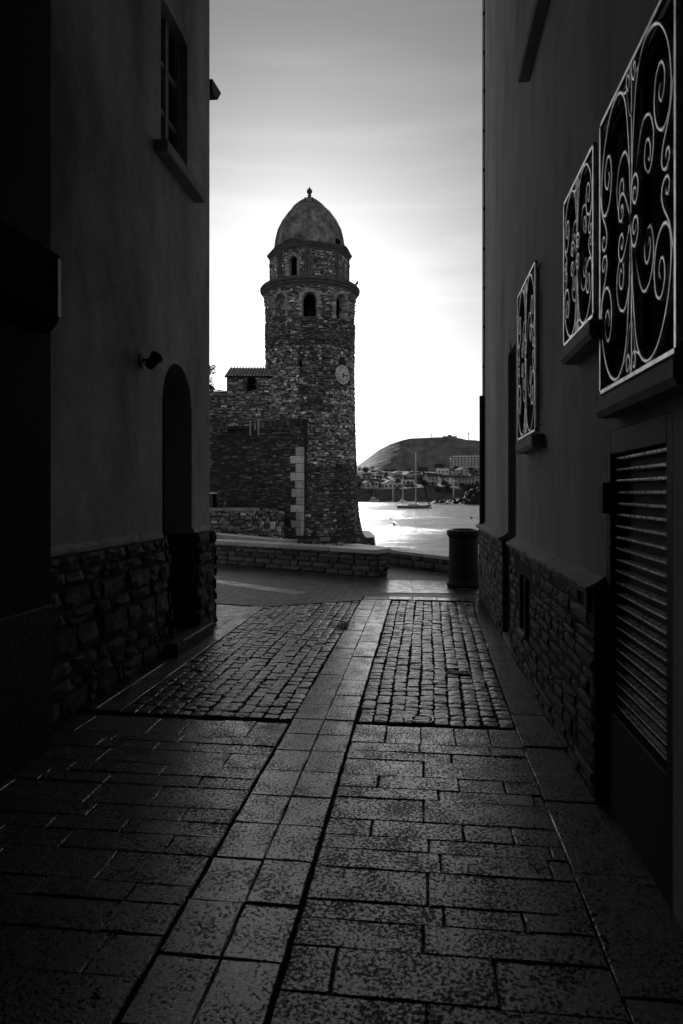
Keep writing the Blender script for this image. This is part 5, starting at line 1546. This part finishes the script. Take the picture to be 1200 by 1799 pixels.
far_house(752, 575, 6, 7, 3.2, 10, 'gable', "small dim far house left of the white block, below hill", cols=2)
# pale retaining wall along the cliff top
wA, wB = V((646 - 600) / F * 456, 456), V((677 - 600) / F * 456, 456)
q = MB(); hh0 = shore_h(22, 457)
v = [Vector((p.x, p.y, z)) for z in (2.5, 6.1) for p in (wA, wB, wB + V(0, .5), wA + V(0, .5))]
q.add(v, [(4, 5, 6, 7), (0, 1, 5, 4), (1, 2, 6, 5), (2, 3, 7, 6), (3, 0, 4, 7)]); o = q.build("retaining_wall", M['far_wall']); tag(o, "long pale wall along the far cliff top", "wall")

# trees and bushes between the houses
tree_me = []
for s in range(6):
    r = random.Random(300 + s)
    cen = [(r.uniform(-.32, .32), r.uniform(-.32, .32), .45 + r.uniform(-.15, .35), r.uniform(.2, .34)) for _ in range(7)]
    v, f = leaf_cloud(cen, 420, .055, 310 + s)
    tree_me.append(mesh_of("crown", v, f, M['far_leaf']))
trm = MB(); trm.tube([(0, 0, -.2), (0, 0, .5)], [.05, .03], 5)
trunk_me = mesh_of("trunk", trm.v, trm.f, M['wood_dark'])
r = random.Random(77)
for i in range(150):
    dep = r.choice([r.uniform(456, 475), r.uniform(480, 560), r.uniform(540, 690), r.uniform(600, 720)])
    px_ = r.uniform(622, 862)
    lat = (px_ - 600) / F * dep
    sz = r.uniform(2.5, 5.5)
    p = V(lat, dep, shore_h(lat, dep) - .2)
    t = empty("far_tree", p, "dark bushy tree among the houses on the far slope", "tree", "trees among the far houses")
    mw = Matrix.Translation(p) @ Matrix.Rotation(r.uniform(0, 6.28), 4, 'Z') @ Matrix.Diagonal((sz * r.uniform(.9, 1.5), sz * r.uniform(.9, 1.5), sz * r.uniform(.8, 1.2), 1))
    put("crown", tree_me[r.randrange(6)], None, t, mw); put("trunk", trunk_me, None, t, mw)

# fort and masts along the hilltop
def on_ridge(px): 
    py = float(np.interp(px, ridge_px, ridge_py)); return D(px, py, 805)
p = on_ridge(790); t = empty("hilltop_fort", p, "small fort on the crest of the hill", "fort")
mw = Matrix.Translation(p) @ FR
q = MB(); q.box((-8, -4, -5), (8, 4, 1.0)); q.build("rampart", M['hill'], t, mw=mw)
q = MB(); q.box((-2, -2, 1.0), (2, 2, 2.8)); q.build("keep", M['hill'], t, mw=mw)
for px_, h_, lb in ((823, 9, "tall mast at right of the hilltop"), (758, 5, "short mast left of the hilltop fort")):
    p = on_ridge(px_); q = MB(); q.tube([p - Vector((0, 0, 4)), p + Vector((0, 0, h_))], .45, 5); q.box((p.x - 1.0, p.y - .4, p.z + h_ * .8), (p.x + 1.0, p.y + .4, p.z + h_ * .9)); o = q.build("radio_mast", M['black_iron']); tag(o, lb, "mast")

# dark rocky point at the right
vs, fs = [], []
nx_, ny_ = 110, 26
for i in range(nx_ + 1):
    s = i / nx_
    for j in range(ny_ + 1):
        t_ = j / ny_
        lat = (762 + s * 160 - 600) / F * 318; dep = 306 + t_ * 30 + (1 - s) * 14
        env = math.sin(math.pi * min(1, max(0, t_))) ** .6
        top = np.interp(762 + s * 160, [762, 775, 790, 805, 818, 830, 845, 870, 922], [.3, 1.6, 1.7, 2.0, 3.2, 5.4, 7.0, 9.0, 9.5])
        nv = mnoise.fractal(Vector((lat * .25, dep * .25, 1)), .9, 2.1, 5)
        cell = mnoise.cell(Vector((lat * .7, dep * .4, 0))) 
        h = -4.6 + env * (top + 1.35) * (1 + .35 * nv + .18 * (cell - .5))
        vs.append(V(lat + nv * .4, dep, h))
for i in range(nx_):
    for j in range(ny_): fs.append((i * (ny_ + 1) + j, (i + 1) * (ny_ + 1) + j, (i + 1) * (ny_ + 1) + j + 1, i * (ny_ + 1) + j + 1))
o = mk("rocky_point", vs, fs, M['rock']); tag(o, kind="structure")

# ------------------------------------------------------------------ boats
def hull(mb, L, B, H, m, sheer=.25, stern=.75, draft=.4):
    n = 16; rows = []
    for i in range(n + 1):
        s = i / n
        x = -L / 2 + L * s
        w = B / 2 * (stern + (1 - stern) * math.sin(min(1, s / .45) * math.pi / 2)) * (1 - max(0, (s - .5) / .5) ** 2.2)
        hh = H * (1 + sheer * max(0, (s - .4) / .6) ** 1.6 + .05 * (1 - s))
        rows.append([(x + .06 * L * (s ** 6), -w, hh), (x, -w * .92, H * .35), (x - .02 * L * (s ** 4), -w * .55, -draft), (x - .02 * L * (s ** 4), w * .55, -draft), (x, w * .92, H * .35), (x + .06 * L * (s ** 6), w, hh)])
    v = [p for r_ in rows for p in r_]; f = []
    for i in range(n):
        for k in range(5): f.append((i * 6 + k, (i + 1) * 6 + k, (i + 1) * 6 + k + 1, i * 6 + k + 1))
        f.append((i * 6 + 5, (i + 1) * 6 + 5, (i + 1) * 6, i * 6))
    f.append((0, 1, 2, 3, 4, 5))
    mb.add([m @ Vector(p) for p in v], f)
def sailboat(px, dep, L, mast_h, rot, label, hullm, mast_x=.08, detail=True, boom_r=False, stay=True):
    base = V((px - 600) / F * dep, dep, WZ)
    t = empty("sailing_boat", base, label, "sailing boat")
    m = Matrix.Translation(base) @ Matrix.Rotation(TH + R(rot), 4, 'Z')
    mb = MB(); hull(mb, L, L * .31, L * .085, m); hl = mb.build("hull", M[hullm], t)
    if detail:
        mb = MB(); mb.box((-L * .46, -L * .157, L * .066), (L * .40, L * .157, L * .074), m); mb.build("hull_stripe", M['white'], hl)
    mb = MB(); mb.add([m @ Vector(p) for p in [(-L * .16, -L * .09, L * .08), (L * .22, -L * .06, L * .09), (L * .22, L * .06, L * .09), (-L * .16, L * .09, L * .08), (-L * .15, -L * .075, L * .135), (L * .12, -L * .05, L * .125), (L * .12, L * .05, L * .125), (-L * .15, L * .075, L * .135)]], [(4, 5, 6, 7), (0, 1, 5, 4), (1, 2, 6, 5), (2, 3, 7, 6), (3, 0, 4, 7)]); mb.build("cabin", M['white'], t)
    mr = max(.09, .24 * dep / 233)
    mb = MB(); mb.tube([m @ Vector((L * mast_x, 0, L * .08)), m @ Vector((L * mast_x, 0, mast_h))], [mr, mr * .75], 8); mb.build("mast", M['mast'], t, True)
    s = 1 if boom_r else -1
    mb = MB(); mb.tube([m @ Vector((L * mast_x, 0, L * .20)), m @ Vector((L * (mast_x + s * .40), 0, L * .19))], mr * .8, 6); mb.build("boom", M['mast'], t)
    if stay:
        mb = MB(); mb.tube([m @ Vector((L * (mast_x + .02), 0, mast_h * .86)), m @ Vector((L * .30, 0, mast_h * .45)), m @ Vector((L * .50, 0, L * .10))], [.10, .20, .17], 6); mb.build("furled_sail", M['black_iron'], t)
        mb = MB(); mb.tube([m @ Vector((L * mast_x, 0, mast_h * .98)), m @ Vector((-L * .48, 0, L * .09))], .022, 4); mb.build("backstay", M['black_iron'], t)
        for sy in (-1, 1):
            mb = MB(); mb.tube([m @ Vector((L * mast_x, 0, mast_h * .8)), m @ Vector((L * mast_x, sy * L * .15, L * .09))], .02, 4); mb.build("shroud", M['black_iron'], t)
        for k in range(7):
            xx = -L * .46 + k * L * .15
            mb = MB(); mb.tube([m @ Vector((xx, -L * .145 * (1 if abs(xx) < L * .3 else .8), L * .085)), m @ Vector((xx, -L * .145 * (1 if abs(xx) < L * .3 else .8), L * .085 + .6))], .03, 4); mb.build("stanchion", M['mast'], t)
    return t
sailboat(726, 233, 11.3, 19.0, 0, "dark-hulled sailing yacht at anchor, nearest boat on the water", 'hull')
sailboat(707, 400, 8.0, 15.2, 60, "white sailing boat behind the nearest yacht's stern", 'white', detail=False, stay=False)
t_ = bpy.data.objects["sailing_boat"]
sailboat(690, 425, 3.4, 8.0, 50, "tiny sailing boat with bare mast below the far cliff", 'white', detail=False, stay=False)
sailboat(796, 412, 3.6, 12.0, 10, "small white sailing boat behind the dark rocks", 'white', detail=False, stay=False)
mb = MB(); p0 = V((712 - 600) / F * 392, 392, WZ); m = Matrix.Translation(p0) @ Matrix.Rotation(TH, 4, 'Z')
base = V((658 - 600) / F * 415, 415, WZ)
t = empty("motor_boat", base, "white motor cruiser with flybridge off the far cliff", "motor boat")
m = Matrix.Translation(base) @ Matrix.Rotation(TH + R(-40), 4, 'Z')
mb = MB(); hull(mb, 6.4, 2.7, 1.2, m, sheer=.5); mb.build("hull", M['white'], t)
mb = MB(); mb.box((-2.0, -.9, 1.0), (.7, .9, 2.3), m); mb.build("cabin", M['white'], t)
mb = MB(); mb.box((-.9, -.92, 1.5), (.72, .92, 2.1), m); mb.build("cabin_window", M['far_glass'], t)
mb = MB(); mb.box((-1.9, -.8, 2.3), (-.4, .8, 3.0), m); mb.build("flybridge", M['white'], t)
mb = MB(); mb.tube([m @ Vector((-.6, 0, 3.0)), m @ Vector((-.7, 0, 5.3))], .07, 5); mb.build("aerial_mast", M['mast'], t)
# mooring buoys
for (px_, py_, rr, lb) in ((635.5, 911, .19, "leftmost dark mooring buoy near the tower"), (686, 911.5, .19, "dark mooring buoy left of centre, farther of two"), (692.5, 922, .2, "pale-topped buoy nearest the parapet"), (828, 911, .22, "dark buoy near the right house's edge"), (757.5, 893, .34, "round dark buoy off the nearest yacht's bow")):
    dep = (EYE - WZ) * F / (py_ - HZ)
    c = V((px_ - 600) / F * dep, dep, WZ + rr * .5)
    q = MB(); q.lathe([(.02, -rr), (rr * .7, -rr * .7), (rr, 0), (rr * .7, rr * .7), (rr * .25, rr * .95), (rr * .2, rr * 1.25), (.02, rr * 1.3)], 14, c); o = q.build("mooring_buoy", M['black_iron'], None, True); tag(o, lb, "buoy")
